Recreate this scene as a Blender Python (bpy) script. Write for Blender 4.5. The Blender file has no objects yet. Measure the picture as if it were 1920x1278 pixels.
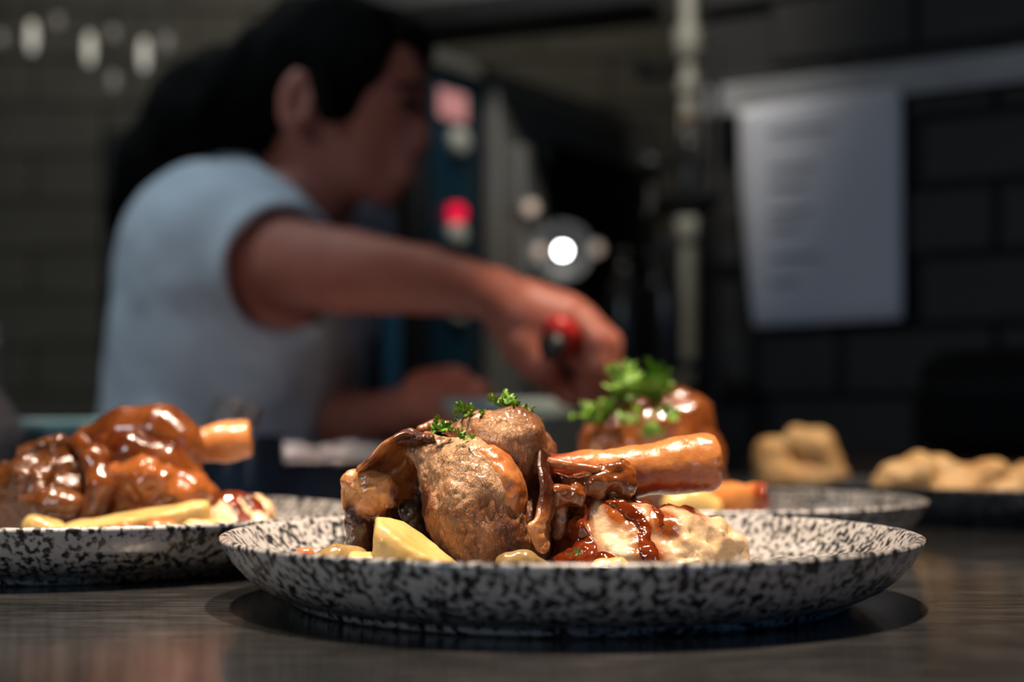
import bpy, math, random
import numpy as np
from mathutils import Matrix, Vector

random.seed(7)
S = bpy.context.scene
COL = S.collection

# ------------------------------------------------------------------ camera, world, lights, exposure
F = 2687.0            # focal length in pixels of the 1920 px wide frame
HOR = 795.0           # pixel row of the horizon
ZC = 0.0683           # lens height above the counter top (counter top is z = 0)

cam_d = bpy.data.cameras.new('camera')
cam = bpy.data.objects.new('camera', cam_d)
COL.objects.link(cam)
cam.location = (0, 0, ZC)
cam.rotation_euler = (math.pi / 2, 0, 0)
cam_d.sensor_width = 36
cam_d.lens = F / 1920 * 36
cam_d.shift_y = (HOR - 639) / 1920
cam_d.clip_start = 0.01
cam_d.dof.use_dof = True
cam_d.dof.focus_distance = 0.535
cam_d.dof.aperture_fstop = 4.7
S.camera = cam

w = bpy.data.worlds.new('world')
S.world = w
w.use_nodes = True
w.node_tree.nodes['Background'].inputs[0].default_value = (0.55, 0.62, 0.75, 1)
w.node_tree.nodes['Background'].inputs[1].default_value = 0.006

S.view_settings.view_transform = 'Standard'
S.view_settings.look = 'None'
S.view_settings.exposure = 0.0
S.view_settings.gamma = 1.0
S.view_settings.use_curve_mapping = False


def lamp(name, kind, loc, target, energy, color, size=0.1, angle=60, blend=0.5):
    d = bpy.data.lights.new(name, kind)
    d.energy = energy
    d.color = color
    if kind == 'AREA':
        d.shape = 'DISK'
        d.size = size
    else:
        d.shadow_soft_size = size
    if kind == 'SPOT':
        d.spot_size = math.radians(angle)
        d.spot_blend = blend
    o = bpy.data.objects.new(name, d)
    COL.objects.link(o)
    o.location = loc
    v = Vector(target) - Vector(loc)
    o.rotation_euler = v.to_track_quat('-Z', 'Y').to_euler()
    return o


WARM = (1.0, 0.79, 0.60)
lamp('pass_lamp', 'SPOT', (0.12, 0.50, 1.10), (0.03, 0.56, 0), 104, WARM, 0.022, 34, 0.6)
lamp('pass_lamp', 'SPOT', (-0.30, 0.60, 1.10), (-0.20, 0.71, 0), 62, WARM, 0.022, 34, 0.6)
lamp('pass_lamp', 'SPOT', (0.42, 0.76, 1.10), (0.22, 0.95, 0), 55, WARM, 0.022, 40, 0.6)
lamp('prep_lamp', 'SPOT', (-0.80, 1.25, 1.50), (-0.36, 1.5, 0.15), 31, (0.66, 0.86, 1.0), 0.10, 34, 0.5)
lamp('arm_lamp', 'SPOT', (0.30, 0.80, 1.35), (0.0, 1.16, 0.12), 8, (1.0, 0.66, 0.55), 0.05, 24, 0.7)
lamp('rear_fill', 'SPOT', (-0.30, 1.02, 1.15), (-0.25, 1.20, 0.04), 48, (1.0, 0.78, 0.68), 0.022, 14, 0.5)  # added fill to brighten the foil tray
lamp('rear_fill', 'SPOT', (-0.50, 0.96, 1.15), (-0.40, 1.09, 0.05), 22, (1.0, 0.82, 0.74), 0.022, 18, 0.6)  # another added fill, for the left bottle and teal tub
lamp('rear_wall_fill', 'AREA', (0.12, 2.62, 1.72), (0.10, 2.97, 0.5), 2.2, (1.0, 0.95, 0.82), 0.3)  # fill added so the right part of the back wall shows
lamp('room_lamp', 'AREA', (-0.7, 2.3, 1.7), (-0.7, 2.9, 0.3), 3.2, (1.0, 0.93, 0.78), 0.5)
lamp('oven_fill', 'SPOT', (0.20, 1.30, 1.50), (0.14, 2.22, 0.46), 52, (1.0, 0.95, 0.84), 0.10, 34, 0.6)  # added fill that lifts the oven front and the pipe
lamp('kitchen_lamp', 'AREA', (-1.3, -1.0, 0.85), (0.0, 0.6, 0.0), 8.0, (0.76, 0.90, 1.0), 0.5)
lamp('blue_sign_lamp', 'AREA', (1.15, -1.1, 0.30), (0.3, 0.6, 0.0), 1.5, (0.08, 0.42, 1.0), 0.16)


# ------------------------------------------------------------------ helpers
def P(px, py, D):
    return np.array([(px - 960) / F * D, D, ZC + (HOR - py) / F * D])


def mesh_np(name, V, quads=None, tris=None, smooth=True, attrs=None):
    V = np.asarray(V, dtype=np.float32)
    me = bpy.data.meshes.new(name)
    me.vertices.add(len(V))
    me.vertices.foreach_set('co', V.ravel())
    faces = []
    tot, start = [], []
    idx = []
    n = 0
    for arr, k in ((quads, 4), (tris, 3)):
        if arr is None or len(arr) == 0:
            continue
        arr = np.asarray(arr, dtype=np.int32)
        idx.append(arr.ravel())
        start.append(n + np.arange(len(arr), dtype=np.int32) * k)
        tot.append(np.full(len(arr), k, dtype=np.int32))
        n += arr.size
    idx = np.concatenate(idx)
    start = np.concatenate(start)
    me.loops.add(len(idx))
    me.loops.foreach_set('vertex_index', idx)
    me.polygons.add(len(start))
    me.polygons.foreach_set('loop_start', start)
    me.update(calc_edges=True)
    me.validate()
    if smooth:
        me.polygons.foreach_set('use_smooth', np.ones(len(me.polygons), dtype=bool))
    if attrs:
        for k, a in attrs.items():
            a = np.asarray(a, dtype=np.float32)
            if a.ndim == 1:
                t = me.attributes.new(k, 'FLOAT', 'POINT')
                t.data.foreach_set('value', a)
            else:
                t = me.attributes.new(k, 'FLOAT_VECTOR', 'POINT')
                t.data.foreach_set('vector', a.ravel())
    return me


def link(name, me, mat=None, parent=None, base=None):
    """one mesh object; world-space vertices are moved so the origin sits at the thing's base"""
    n = len(me.vertices)
    co = np.empty(n * 3, dtype=np.float32)
    me.vertices.foreach_get('co', co)
    co = co.reshape(-1, 3)
    if base is None:
        lo, hi = co.min(0), co.max(0)
        base = np.array([(lo[0] + hi[0]) / 2, (lo[1] + hi[1]) / 2, lo[2]])
    base = np.asarray(base, dtype=np.float64)
    me.vertices.foreach_set('co', (co - base).astype(np.float32).ravel())
    me.update()
    o = bpy.data.objects.new(name, me)
    COL.objects.link(o)
    if mat is not None:
        me.materials.append(mat)
    if parent is not None:
        o.parent = parent
        base = base - world_loc(parent)
    o.location = base
    return o


def world_loc(o):
    v = np.array(o.location)
    while o.parent is not None:
        o = o.parent
        v = v + np.array(o.location)
    return v


def tag(o, label, cat, group=None, kind=None):
    o['label'] = label
    o['category'] = cat
    if group:
        o['group'] = group
    if kind:
        o['kind'] = kind
    return o


def thing(name, loc, label, cat, group=None):
    o = bpy.data.objects.new(name, None)
    COL.objects.link(o)
    o.location = loc
    o.empty_display_size = 0.02
    return tag(o, label, cat, group)


def structure(o):
    o['kind'] = 'structure'
    return o


# ---- numpy noise
def _h(i, j, k, seed):
    n = (i.astype(np.int64) * 374761393 + j.astype(np.int64) * 668265263 + k.astype(np.int64) * 2147483647 + seed * 974711) & 0xFFFFFFFF
    n = ((n ^ (n >> 13)) * 1274126177) & 0xFFFFFFFF
    n = ((n ^ (n >> 16)) * 2246822519) & 0xFFFFFFFF
    return ((n ^ (n >> 15)) & 0xFFFF) / 32767.5 - 1


def vnoise(X, scale, seed=0):
    Q = X * scale + seed * 17.31
    i = np.floor(Q).astype(np.int64)
    f = Q - i
    f = f * f * (3 - 2 * f)
    r = 0
    for a in (0, 1):
        for b in (0, 1):
            for c in (0, 1):
                wt = (f[:, 0] if a else 1 - f[:, 0]) * (f[:, 1] if b else 1 - f[:, 1]) * (f[:, 2] if c else 1 - f[:, 2])
                r = r + wt * _h(i[:, 0] + a, i[:, 1] + b, i[:, 2] + c, seed)
    return r


def fbm(X, scale, octaves=3, seed=0):
    r, a = 0, 1.0
    for k in range(octaves):
        r = r + a * vnoise(X, scale * 2 ** k, seed + k)
        a *= 0.5
    return r


# ---- signed distance pieces
def smin(a, b, k):
    h = np.clip(0.5 + 0.5 * (b - a) / k, 0, 1)
    return b * (1 - h) + a * h - k * h * (1 - h)


def smax(a, b, k):
    return -smin(-a, -b, k)


def cone(X, a, b, ra, rb):
    a = np.asarray(a); b = np.asarray(b)
    ba = b - a
    t = np.clip(((X - a) @ ba) / max(ba @ ba, 1e-12), 0, 1)
    return np.linalg.norm(X - a - t[:, None] * ba, axis=1) - (ra + (rb - ra) * t)


def chain(X, pts, k=0.004):
    d = None
    for (a, ra), (b, rb) in zip(pts[:-1], pts[1:]):
        e = cone(X, a, b, ra, rb)
        d = e if d is None else smin(d, e, k)
    return d


def ell(X, c, r, ang=0.0, axis='y'):
    Y = X - np.asarray(c)
    if ang:
        ca, sa = math.cos(ang), math.sin(ang)
        if axis == 'y':
            Y = np.stack([ca * Y[:, 0] + sa * Y[:, 2], Y[:, 1], -sa * Y[:, 0] + ca * Y[:, 2]], 1)
        else:
            Y = np.stack([ca * Y[:, 0] + sa * Y[:, 1], -sa * Y[:, 0] + ca * Y[:, 1], Y[:, 2]], 1)
    r = np.asarray(r)
    k0 = np.linalg.norm(Y / r, axis=1)
    k1 = np.linalg.norm(Y / (r * r), axis=1)
    return k0 * (k0 - 1) / np.maximum(k1, 1e-9)


def nets(f, lo, hi, h):
    """surface nets of f = 0 inside a box"""
    lo = np.asarray(lo, float)
    c = 4
    m = np.maximum(np.ceil((np.asarray(hi, float) - lo) / (h * c)).astype(int), 2)
    n = m * c
    cx = [lo[d] + (np.arange(m[d]) + 0.5) * h * c - 0.5 * h for d in range(3)]
    G = np.stack(np.meshgrid(*cx, indexing='ij'), -1).reshape(-1, 3)
    dc = f(G).reshape(m)
    near = np.abs(dc) < h * c * 1.9
    V = np.where(dc < 0, -1.0, 1.0)
    for ax in range(3):
        V = np.repeat(V, c, ax)
        near = np.repeat(near, c, ax)
    ii = np.argwhere(near)
    V[near] = f(lo + ii * h)
    V[0], V[-1], V[:, 0], V[:, -1], V[:, :, 0], V[:, :, -1] = (1,) * 6
    ins = V < 0
    cnt = np.zeros(n - 1, dtype=np.int8)
    for a in (0, 1):
        for b in (0, 1):
            for d in (0, 1):
                cnt += ins[a:n[0] - 1 + a, b:n[1] - 1 + b, d:n[2] - 1 + d]
    act = np.argwhere((cnt > 0) & (cnt < 8))
    vid = np.full(n - 1, -1, dtype=np.int64)
    vid[act[:, 0], act[:, 1], act[:, 2]] = np.arange(len(act))
    corner = {}
    for a in (0, 1):
        for b in (0, 1):
            for d in (0, 1):
                corner[a, b, d] = V[act[:, 0] + a, act[:, 1] + b, act[:, 2] + d]
    acc = np.zeros((len(act), 3))
    num = np.zeros(len(act))
    for ax in range(3):
        for u in (0, 1):
            for v in (0, 1):
                p = [u, v]
                p.insert(ax, 0)
                q = list(p)
                q[ax] = 1
                va, vb = corner[tuple(p)], corner[tuple(q)]
                s = (va < 0) != (vb < 0)
                t = np.where(s, va / np.where(s, va - vb, 1), 0)
                pos = np.tile(np.array(p, float), (len(act), 1))
                pos[:, ax] = t
                acc += pos * s[:, None]
                num += s
    verts = lo + (act + acc / num[:, None]) * h
    quads = []
    for ax in range(3):
        o1, o2 = [d for d in range(3) if d != ax]
        sl0 = [slice(None)] * 3
        sl1 = [slice(None)] * 3
        sl0[ax] = slice(0, n[ax] - 1)
        sl1[ax] = slice(1, n[ax])
        A, B = ins[tuple(sl0)], ins[tuple(sl1)]
        e = np.argwhere(A != B)
        e = e[(e[:, o1] > 0) & (e[:, o2] > 0) & (e[:, o1] < n[o1] - 1) & (e[:, o2] < n[o2] - 1)]
        first = A[e[:, 0], e[:, 1], e[:, 2]]

        def cid(d1, d2):
            q = e.copy()
            q[:, o1] -= d1
            q[:, o2] -= d2
            return vid[q[:, 0], q[:, 1], q[:, 2]]
        Q = np.stack([cid(1, 1), cid(0, 1), cid(0, 0), cid(1, 0)], 1)
        flip = first if ax != 1 else ~first
        Q[~flip] = Q[~flip][:, ::-1]
        quads.append(Q)
    quads = np.concatenate(quads)
    quads = quads[(quads >= 0).all(1)]
    return verts, quads


def vnormals(V, Q):
    fn = np.cross(V[Q[:, 2]] - V[Q[:, 0]], V[Q[:, 3]] - V[Q[:, 1]])
    N = np.zeros_like(V)
    for k in range(4):
        np.add.at(N, Q[:, k], fn)
    return N / np.maximum(np.linalg.norm(N, axis=1, keepdims=True), 1e-12)


def blob(name, f, lo, hi, h, mat, parent=None, disp=(), attr=None, base=None):
    V, Q = nets(f, lo, hi, h)
    if disp:
        N = vnormals(V, Q)
        V0 = V.copy()
        d = 0
        for (sc, am, oc, sd) in disp:
            d = d + am * fbm(V0, sc, oc, sd)
        V = V + N * d[:, None]
    at = attr(V) if attr else None
    me = mesh_np(name, V, quads=Q, attrs=at)
    return link(name, me, mat, parent, base)


def chains_bounds(chs, pad):
    A = []
    for ch in chs:
        for p, r in ch:
            A.append(np.asarray(p) - r)
            A.append(np.asarray(p) + r)
    A = np.array(A)
    return A.min(0) - pad, A.max(0) + pad


def meatblob(name, chs, h, mat, parent, k=0.004, kc=0.004, disp=(), attr=None, extra=None):
    def f(X):
        d = None
        for ch in chs:
            e = chain(X, ch, k) if len(ch) > 1 else np.linalg.norm(X - np.asarray(ch[0][0]), axis=1) - ch[0][1]
            d = e if d is None else smin(d, e, kc)
        if extra:
            d = extra(X, d)
        return d
    lo, hi = chains_bounds(chs, 0.003 + kc)
    return blob(name, f, lo, hi, h, mat, parent, disp, attr)


def pxchain(D0, *pts):
    """chain of (px, py, depth offset, radius in px)"""
    return [(P(a, b, D0 + c), r * (D0 + c) / F) for a, b, c, r in pts]


def catmull(pts, n):
    pts = np.asarray(pts, float)
    ext = np.vstack([2 * pts[0] - pts[1], pts, 2 * pts[-1] - pts[-2]])
    out = []
    m = len(pts) - 1
    for t in np.linspace(0, m - 1e-9, n):
        i = int(t)
        u = t - i
        p0, p1, p2, p3 = ext[i:i + 4]
        out.append(0.5 * (2 * p1 + (p2 - p0) * u + (2 * p0 - 5 * p1 + 4 * p2 - p3) * u ** 2 + (3 * p1 - p0 - 3 * p2 + p3) * u ** 3))
    return np.array(out)


def sheet(name, rows, thick, mat, parent=None, nu=36, nv=36, disp=(), attr=None):
    R = np.array([catmull(r, nu) for r in rows])
    G = np.array([catmull(R[:, i], nv) for i in range(nu)])        # nu, nv, 3
    du = np.gradient(G, axis=0)
    dv = np.gradient(G, axis=1)
    N = np.cross(du, dv)
    N /= np.maximum(np.linalg.norm(N, axis=2, keepdims=True), 1e-12)
    flat = G.reshape(-1, 3)
    d = np.zeros(len(flat))
    for (sc, am, oc, sd) in disp:
        d += am * fbm(flat, sc, oc, sd)
    edge = np.minimum.outer(np.minimum(np.arange(nu), np.arange(nu)[::-1]), np.minimum(np.arange(nv), np.arange(nv)[::-1]))
    th = (thick * (0.35 + 0.65 * np.clip(edge / 3.0, 0, 1)))[..., None]
    top = (G + N * th / 2).reshape(-1, 3) + N.reshape(-1, 3) * d[:, None]
    bot = (G - N * th / 2).reshape(-1, 3) + N.reshape(-1, 3) * d[:, None]
    V = np.vstack([top, bot])
    m = nu * nv
    idx = np.arange(m).reshape(nu, nv)
    q = np.stack([idx[:-1, :-1], idx[1:, :-1], idx[1:, 1:], idx[:-1, 1:]], -1).reshape(-1, 4)
    Q = [q, q[:, ::-1] + m]
    ring = np.concatenate([idx[:, 0], idx[-1, 1:], idx[-2::-1, -1], idx[0, -2:0:-1]])
    nx = np.roll(ring, -1)
    Q.append(np.stack([nx, ring, ring + m, nx + m], 1))
    at = attr(V) if attr else None
    return link(name, mesh_np(name, V, quads=np.concatenate(Q), attrs=at), mat, parent)


def revolve(name, prof, seg=96, attrs=True):
    prof = np.asarray(prof, float)
    n = len(prof)
    th = np.linspace(0, 2 * math.pi, seg, endpoint=False)
    V = np.stack([np.outer(np.cos(th), prof[:, 0]), np.outer(np.sin(th), prof[:, 0]), np.tile(prof[:, 1], (seg, 1))], -1).reshape(-1, 3)
    idx = np.arange(seg * n).reshape(seg, n)
    nx = np.roll(idx, -1, 0)
    Q = np.stack([idx[:, :-1], nx[:, :-1], nx[:, 1:], idx[:, 1:]], -1).reshape(-1, 4)
    at = None
    if attrs:
        s = np.concatenate([[0], np.cumsum(np.linalg.norm(np.diff(prof, axis=0), axis=1))])
        rm = prof[:, 0].max()
        at = {'pat': np.stack([np.tile(np.cos(th)[:, None], (1, n)) * np.maximum(prof[:, 0], rm * 0.35), np.tile(np.sin(th)[:, None], (1, n)) * np.maximum(prof[:, 0], rm * 0.35), np.tile(s, (seg, 1)) * 0.62], -1).reshape(-1, 3)}
    return mesh_np(name, V, quads=Q, attrs=at)


def tube_mesh(name, pts, rad, seg=12, caps=True):
    pts = np.asarray(pts, float)
    rad = np.broadcast_to(np.asarray(rad, float), (len(pts),))
    T = np.gradient(pts, axis=0)
    T /= np.linalg.norm(T, axis=1, keepdims=True)
    up = np.array([0, 0, 1.0]) if abs(T[0][2]) < 0.9 else np.array([1.0, 0, 0])
    V = []
    for p, t, r in zip(pts, T, rad):
        a = np.cross(t, up); a /= np.linalg.norm(a)
        b = np.cross(t, a)
        up = np.cross(a, t)
        for k in range(seg):
            g = 2 * math.pi * k / seg
            V.append(p + r * (math.cos(g) * a + math.sin(g) * b))
    n = len(pts)
    idx = np.arange(n * seg).reshape(n, seg)
    nx = np.roll(idx, -1, 1)
    Q = np.stack([idx[:-1], idx[1:], nx[1:], nx[:-1]], -1).reshape(-1, 4)
    tris = []
    if caps:
        V += [pts[0], pts[-1]]
        c0, c1 = n * seg, n * seg + 1
        for k in range(seg):
            tris.append((c0, k, (k + 1) % seg))
            tris.append((c1, idx[-1][(k + 1) % seg], idx[-1][k]))
    return mesh_np(name, np.array(V), quads=Q, tris=tris)


def box_mesh(name, size, center=(0, 0, 0), bevel=0.0, basis=None, seg=2):
    """box with bevelled edges; basis = 3x3 matrix whose rows are the box axes in world space"""
    import bmesh
    bm = bmesh.new()
    bmesh.ops.create_cube(bm, size=1.0)
    for v in bm.verts:
        v.co = Vector((v.co.x * size[0], v.co.y * size[1], v.co.z * size[2]))
    if bevel > 0:
        bmesh.ops.bevel(bm, geom=bm.edges[:], offset=bevel, segments=seg, affect='EDGES', profile=0.5)
    if basis is not None:
        B = np.asarray(basis, float)
        for v in bm.verts:
            v.co = Vector(np.asarray(v.co) @ B)
    for v in bm.verts:
        v.co += Vector(center)
    me = bpy.data.meshes.new(name)
    bm.to_mesh(me)
    bm.free()
    return me


def box(name, size, center, mat, parent=None, bevel=0.002, basis=None, seg=2):
    return link(name, box_mesh(name, size, center, bevel, basis, seg), mat, parent)


# ------------------------------------------------------------------ materials (all node-based)
def newmat(name):
    m = bpy.data.materials.new(name)
    m.use_nodes = True
    nt = m.node_tree
    return m, nt, nt.nodes['Principled BSDF']


def nd(nt, t, **kw):
    n = nt.nodes.new(t)
    for k, v in kw.items():
        if isinstance(k, str) and hasattr(n, k):
            setattr(n, k, v)
        else:
            n.inputs[k].default_value = v
    return n


def ramp(nt, fac, stops):
    r = nt.nodes.new('ShaderNodeValToRGB')
    el = r.color_ramp.elements
    while len(el) < len(stops):
        el.new(0.5)
    for e, (p, c) in zip(el, stops):
        e.position = p
        e.color = (*c, 1) if len(c) == 3 else c
    nt.links.new(fac, r.inputs[0])
    return r.outputs[0]


def mixc(nt, fac, a, b, mode='MIX'):
    n = nt.nodes.new('ShaderNodeMix')
    n.data_type = 'RGBA'
    n.blend_type = mode
    for sock, v in ((n.inputs[0], fac), (n.inputs[6], a), (n.inputs[7], b)):
        if hasattr(v, 'node'):
            nt.links.new(v, sock)
        elif isinstance(v, (int, float)):
            sock.default_value = v
        else:
            sock.default_value = (*v, 1)
    return n.outputs[2]


def math_n(nt, op, a, b=None, clamp=False):
    n = nt.nodes.new('ShaderNodeMath')
    n.operation = op
    n.use_clamp = clamp
    for s, v in ((n.inputs[0], a), (n.inputs[1], b)):
        if v is None:
            continue
        if hasattr(v, 'node'):
            nt.links.new(v, s)
        else:
            s.default_value = v
    return n.outputs[0]


def coords(nt, scale=(1, 1, 1), attr=None):
    if attr:
        a = nt.nodes.new('ShaderNodeAttribute')
        a.attribute_name = attr
        out = a.outputs['Vector']
    else:
        out = nt.nodes.new('ShaderNodeTexCoord').outputs['Object']
    mp = nt.nodes.new('ShaderNodeMapping')
    mp.inputs['Scale'].default_value = scale
    nt.links.new(out, mp.inputs[0])
    return mp.outputs[0]


def noise(nt, vec, scale, detail=3, rough=0.55, dist=0.0):
    n = nt.nodes.new('ShaderNodeTexNoise')
    n.inputs['Scale'].default_value = scale
    n.inputs['Detail'].default_value = detail
    n.inputs['Roughness'].default_value = rough
    n.inputs['Distortion'].default_value = dist
    nt.links.new(vec, n.inputs['Vector'])
    return n.outputs['Fac']


def attr_f(nt, name):
    a = nt.nodes.new('ShaderNodeAttribute')
    a.attribute_name = name
    return a.outputs['Fac']


def bump(nt, bs, height, strength, dist, prev=None):
    b = nt.nodes.new('ShaderNodeBump')
    b.inputs['Strength'].default_value = strength
    b.inputs['Distance'].default_value = dist
    nt.links.new(height, b.inputs['Height'])
    if prev is not None:
        nt.links.new(prev, b.inputs['Normal'])
    nt.links.new(b.outputs[0], bs.inputs['Normal'])
    return b.outputs[0]


def simple(name, c1, c2=None, scale=60, rough=0.5, metal=0.0, coat=0.0, bmp=0.0, bscale=None, bdist=0.001, sss=0.0, sssr=(0.004, 0.002, 0.001), spec=0.5, stretch=(1, 1, 1), emit=None, emit_s=0.0, alpha=None, trans=0.0, lo=0.35, hi=0.65):
    m, nt, bs = newmat(name)
    v = coords(nt, stretch)
    c2 = c2 or tuple(x * 0.75 for x in c1)
    f = noise(nt, v, scale, 4)
    nt.links.new(ramp(nt, f, [(lo, c2), (hi, c1)]), bs.inputs['Base Color'])
    bs.inputs['Roughness'].default_value = rough
    bs.inputs['Metallic'].default_value = metal
    bs.inputs['Coat Weight'].default_value = coat
    bs.inputs['Coat Roughness'].default_value = 0.08
    bs.inputs['Specular IOR Level'].default_value = spec
    if sss:
        bs.inputs['Subsurface Weight'].default_value = sss
        bs.inputs['Subsurface Radius'].default_value = sssr
        bs.inputs['Subsurface Scale'].default_value = 1.0
    if bmp:
        bump(nt, bs, noise(nt, v, bscale or scale * 3, 4), bmp, bdist)
    if emit:
        bs.inputs['Emission Color'].default_value = (*emit, 1)
        bs.inputs['Emission Strength'].default_value = emit_s
    if trans:
        bs.inputs['Transmission Weight'].default_value = trans
    return m


def meat_material(name, light, mid, dark, rough=0.42, coat=0.25, crack=170, crack_amt=0.8, bdist=0.0010, amber=None):
    """roast meat: pale muscle, browned crust and painted shade where 'char' is high, fine fibre fissures"""
    m, nt, bs = newmat(name)
    v = coords(nt)
    n1 = noise(nt, v, 90, 5, 0.6)
    n2 = noise(nt, v, 320, 4, 0.6)
    basec = mixc(nt, ramp(nt, n1, [(0.30, (0, 0, 0)), (0.56, (1, 1, 1))]), mid, light)
    ch = attr_f(nt, 'char_shade')
    chn = math_n(nt, 'ADD', ch, math_n(nt, 'MULTIPLY', math_n(nt, 'SUBTRACT', n1, 0.5), 0.9), True)
    amber = amber or tuple(0.55 * a_ + 0.45 * b_ for a_, b_ in zip(mid, dark))
    basec = mixc(nt, ramp(nt, chn, [(0.12, (0, 0, 0)), (0.48, (1, 1, 1))]), basec, amber)
    basec = mixc(nt, ramp(nt, chn, [(0.46, (0, 0, 0)), (0.86, (1, 1, 1))]), basec, dark)
    # fissures: irregular ridge lines of warped noise, and small puffed fibre bundles
    mp = nt.nodes.new('ShaderNodeMapping')
    mp.inputs['Rotation'].default_value = (0, 0.7, 0)
    mp.inputs['Scale'].default_value = (1.0, 1.0, 0.55)
    nt.links.new(v, mp.inputs[0])
    w_ = mp.outputs[0]

    nz = nt.nodes.new('ShaderNodeTexNoise')
    nz.inputs['Scale'].default_value = crack * 1.6
    nz.inputs['Detail'].default_value = 5
    nz.inputs['Roughness'].default_value = 0.65
    nt.links.new(w_, nz.inputs['Vector'])
    vm = nt.nodes.new('ShaderNodeVectorMath')
    vm.operation = 'MULTIPLY_ADD'
    nt.links.new(nz.outputs['Color'], vm.inputs[0])
    vm.inputs[1].default_value = (1.1 / crack,) * 3
    nt.links.new(w_, vm.inputs[2])

    def cells(scale, width):
        vo_ = nt.nodes.new('ShaderNodeTexVoronoi')
        vo_.feature = 'DISTANCE_TO_EDGE'
        vo_.inputs['Scale'].default_value = scale
        nt.links.new(vm.outputs[0], vo_.inputs['Vector'])
        return ramp(nt, vo_.outputs['Distance'], [(0.0, (0.1, 0.1, 0.1)), (width, (1, 1, 1))])
    r1 = cells(crack * 1.5, 0.16)
    r2 = cells(crack * 3.4, 0.22)
    msk = ramp(nt, noise(nt, v, 75, 2), [(0.42, (0.05, 0.05, 0.05)), (0.58, (1, 1, 1))])
    fis = mixc(nt, 1.0, mixc(nt, msk, (1, 1, 1), r1), mixc(nt, 0.55, (1, 1, 1), r2), 'MULTIPLY')
    fis = mixc(nt, crack_amt, (1, 1, 1), fis)
    basec = mixc(nt, 0.78, basec, fis, 'MULTIPLY')
    nt.links.new(basec, bs.inputs['Base Color'])
    vo = nt.nodes.new('ShaderNodeTexVoronoi')
    vo.feature = 'SMOOTH_F1'
    vo.inputs['Scale'].default_value = crack * 2.6
    nt.links.new(w_, vo.inputs['Vector'])
    puff = math_n(nt, 'SUBTRACT', 1.0, vo.outputs['Distance'])
    b0 = bump(nt, bs, puff, 0.8 * crack_amt, bdist * 1.2)
    b1 = bump(nt, bs, fis, 0.8, bdist, b0)
    bump(nt, bs, n2, 0.35, bdist * 0.8, b1)
    nt.links.new(ramp(nt, n2, [(0.3, (rough - 0.14,) * 3), (0.7, (rough + 0.14,) * 3)]), bs.inputs['Roughness'])
    bs.inputs['Coat Weight'].default_value = coat
    bs.inputs['Coat Roughness'].default_value = 0.16
    bs.inputs['Subsurface Weight'].default_value = 0.12
    bs.inputs['Subsurface Radius'].default_value = (0.004, 0.0015, 0.0008)
    bs.inputs['Subsurface Scale'].default_value = 1.0
    return m


def glaze_material(name, light, dark, rough=0.16):
    m, nt, bs = newmat(name)
    v = coords(nt)
    n1 = noise(nt, v, 55, 4, 0.55, 0.6)
    n2 = noise(nt, v, 260, 3)
    ch = attr_f(nt, 'char_shade')
    k = math_n(nt, 'ADD', math_n(nt, 'MULTIPLY', ch, 0.8), math_n(nt, 'MULTIPLY', noise(nt, v, 75, 6, 0.7, 0.8), 0.75), True)
    nt.links.new(ramp(nt, k, [(0.30, light), (0.80, dark)]), bs.inputs['Base Color'])
    nt.links.new(ramp(nt, n1, [(0.3, (rough * 0.6,) * 3), (0.7, (rough * 1.8,) * 3)]), bs.inputs['Roughness'])
    bs.inputs['Coat Weight'].default_value = 0.9
    bs.inputs['Coat Roughness'].default_value = 0.06
    bs.inputs['Subsurface Weight'].default_value = 0.1
    bs.inputs['Subsurface Radius'].default_value = (0.004, 0.001, 0.0005)
    bs.inputs['Subsurface Scale'].default_value = 1.0
    b = bump(nt, bs, n1, 0.5, 0.0025)
    bump(nt, bs, n2, 0.5, 0.0009, b)
    return m


def plate_material(name, pale, dark, amount=0.5):
    m, nt, bs = newmat(name)
    v = coords(nt, (1, 1, 1), 'pat')
    n1 = noise(nt, v, 360, 2.5, 0.55, 0.35)
    n2 = noise(nt, v, 70, 2, 0.5)
    f = math_n(nt, 'ADD', n1, math_n(nt, 'MULTIPLY', math_n(nt, 'SUBTRACT', n2, 0.5), 0.28))
    mid = tuple(0.5 * (a + b) for a, b in zip(pale, dark))
    c = ramp(nt, f, [(amount - 0.055, dark), (amount, mid), (amount + 0.05, pale)])
    nt.links.new(c, bs.inputs['Base Color'])
    bs.inputs['Roughness'].default_value = 0.28
    bs.inputs['Coat Weight'].default_value = 0.35
    bs.inputs['Coat Roughness'].default_value = 0.12
    bump(nt, bs, n1, 0.12, 0.0006)
    return m


def counter_material():
    m, nt, bs = newmat('dark brushed counter')
    v = coords(nt, (3.0, 40.0, 1))
    n1 = noise(nt, v, 9, 6, 0.7)
    v2 = coords(nt, (1, 1, 1))
    n2 = noise(nt, v2, 14, 5, 0.6, 0.5)
    v3 = coords(nt, (14, 330, 1))
    n3 = noise(nt, v3, 3, 2, 0.5)
    f = math_n(nt, 'ADD', math_n(nt, 'MULTIPLY', n1, 0.6), math_n(nt, 'MULTIPLY', n2, 0.4))
    c = ramp(nt, f, [(0.38, (0.014, 0.0150, 0.016)), (0.52, (0.046, 0.0465, 0.048)), (0.66, (0.115, 0.112, 0.114))])
    scr = ramp(nt, n3, [(0.66, (0, 0, 0)), (0.72, (1, 1, 1))])
    c = mixc(nt, math_n(nt, 'MULTIPLY', scr, 0.6), c, (0.20, 0.17, 0.15))
    nt.links.new(c, bs.inputs['Base Color'])
    nt.links.new(ramp(nt, f, [(0.35, (0.07,) * 3), (0.65, (0.20,) * 3)]), bs.inputs['Roughness'])
    bs.inputs['Metallic'].default_value = 0.35
    b = bump(nt, bs, n3, 0.12, 0.0003)
    bump(nt, bs, n1, 0.10, 0.0006, b)
    return m


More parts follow.
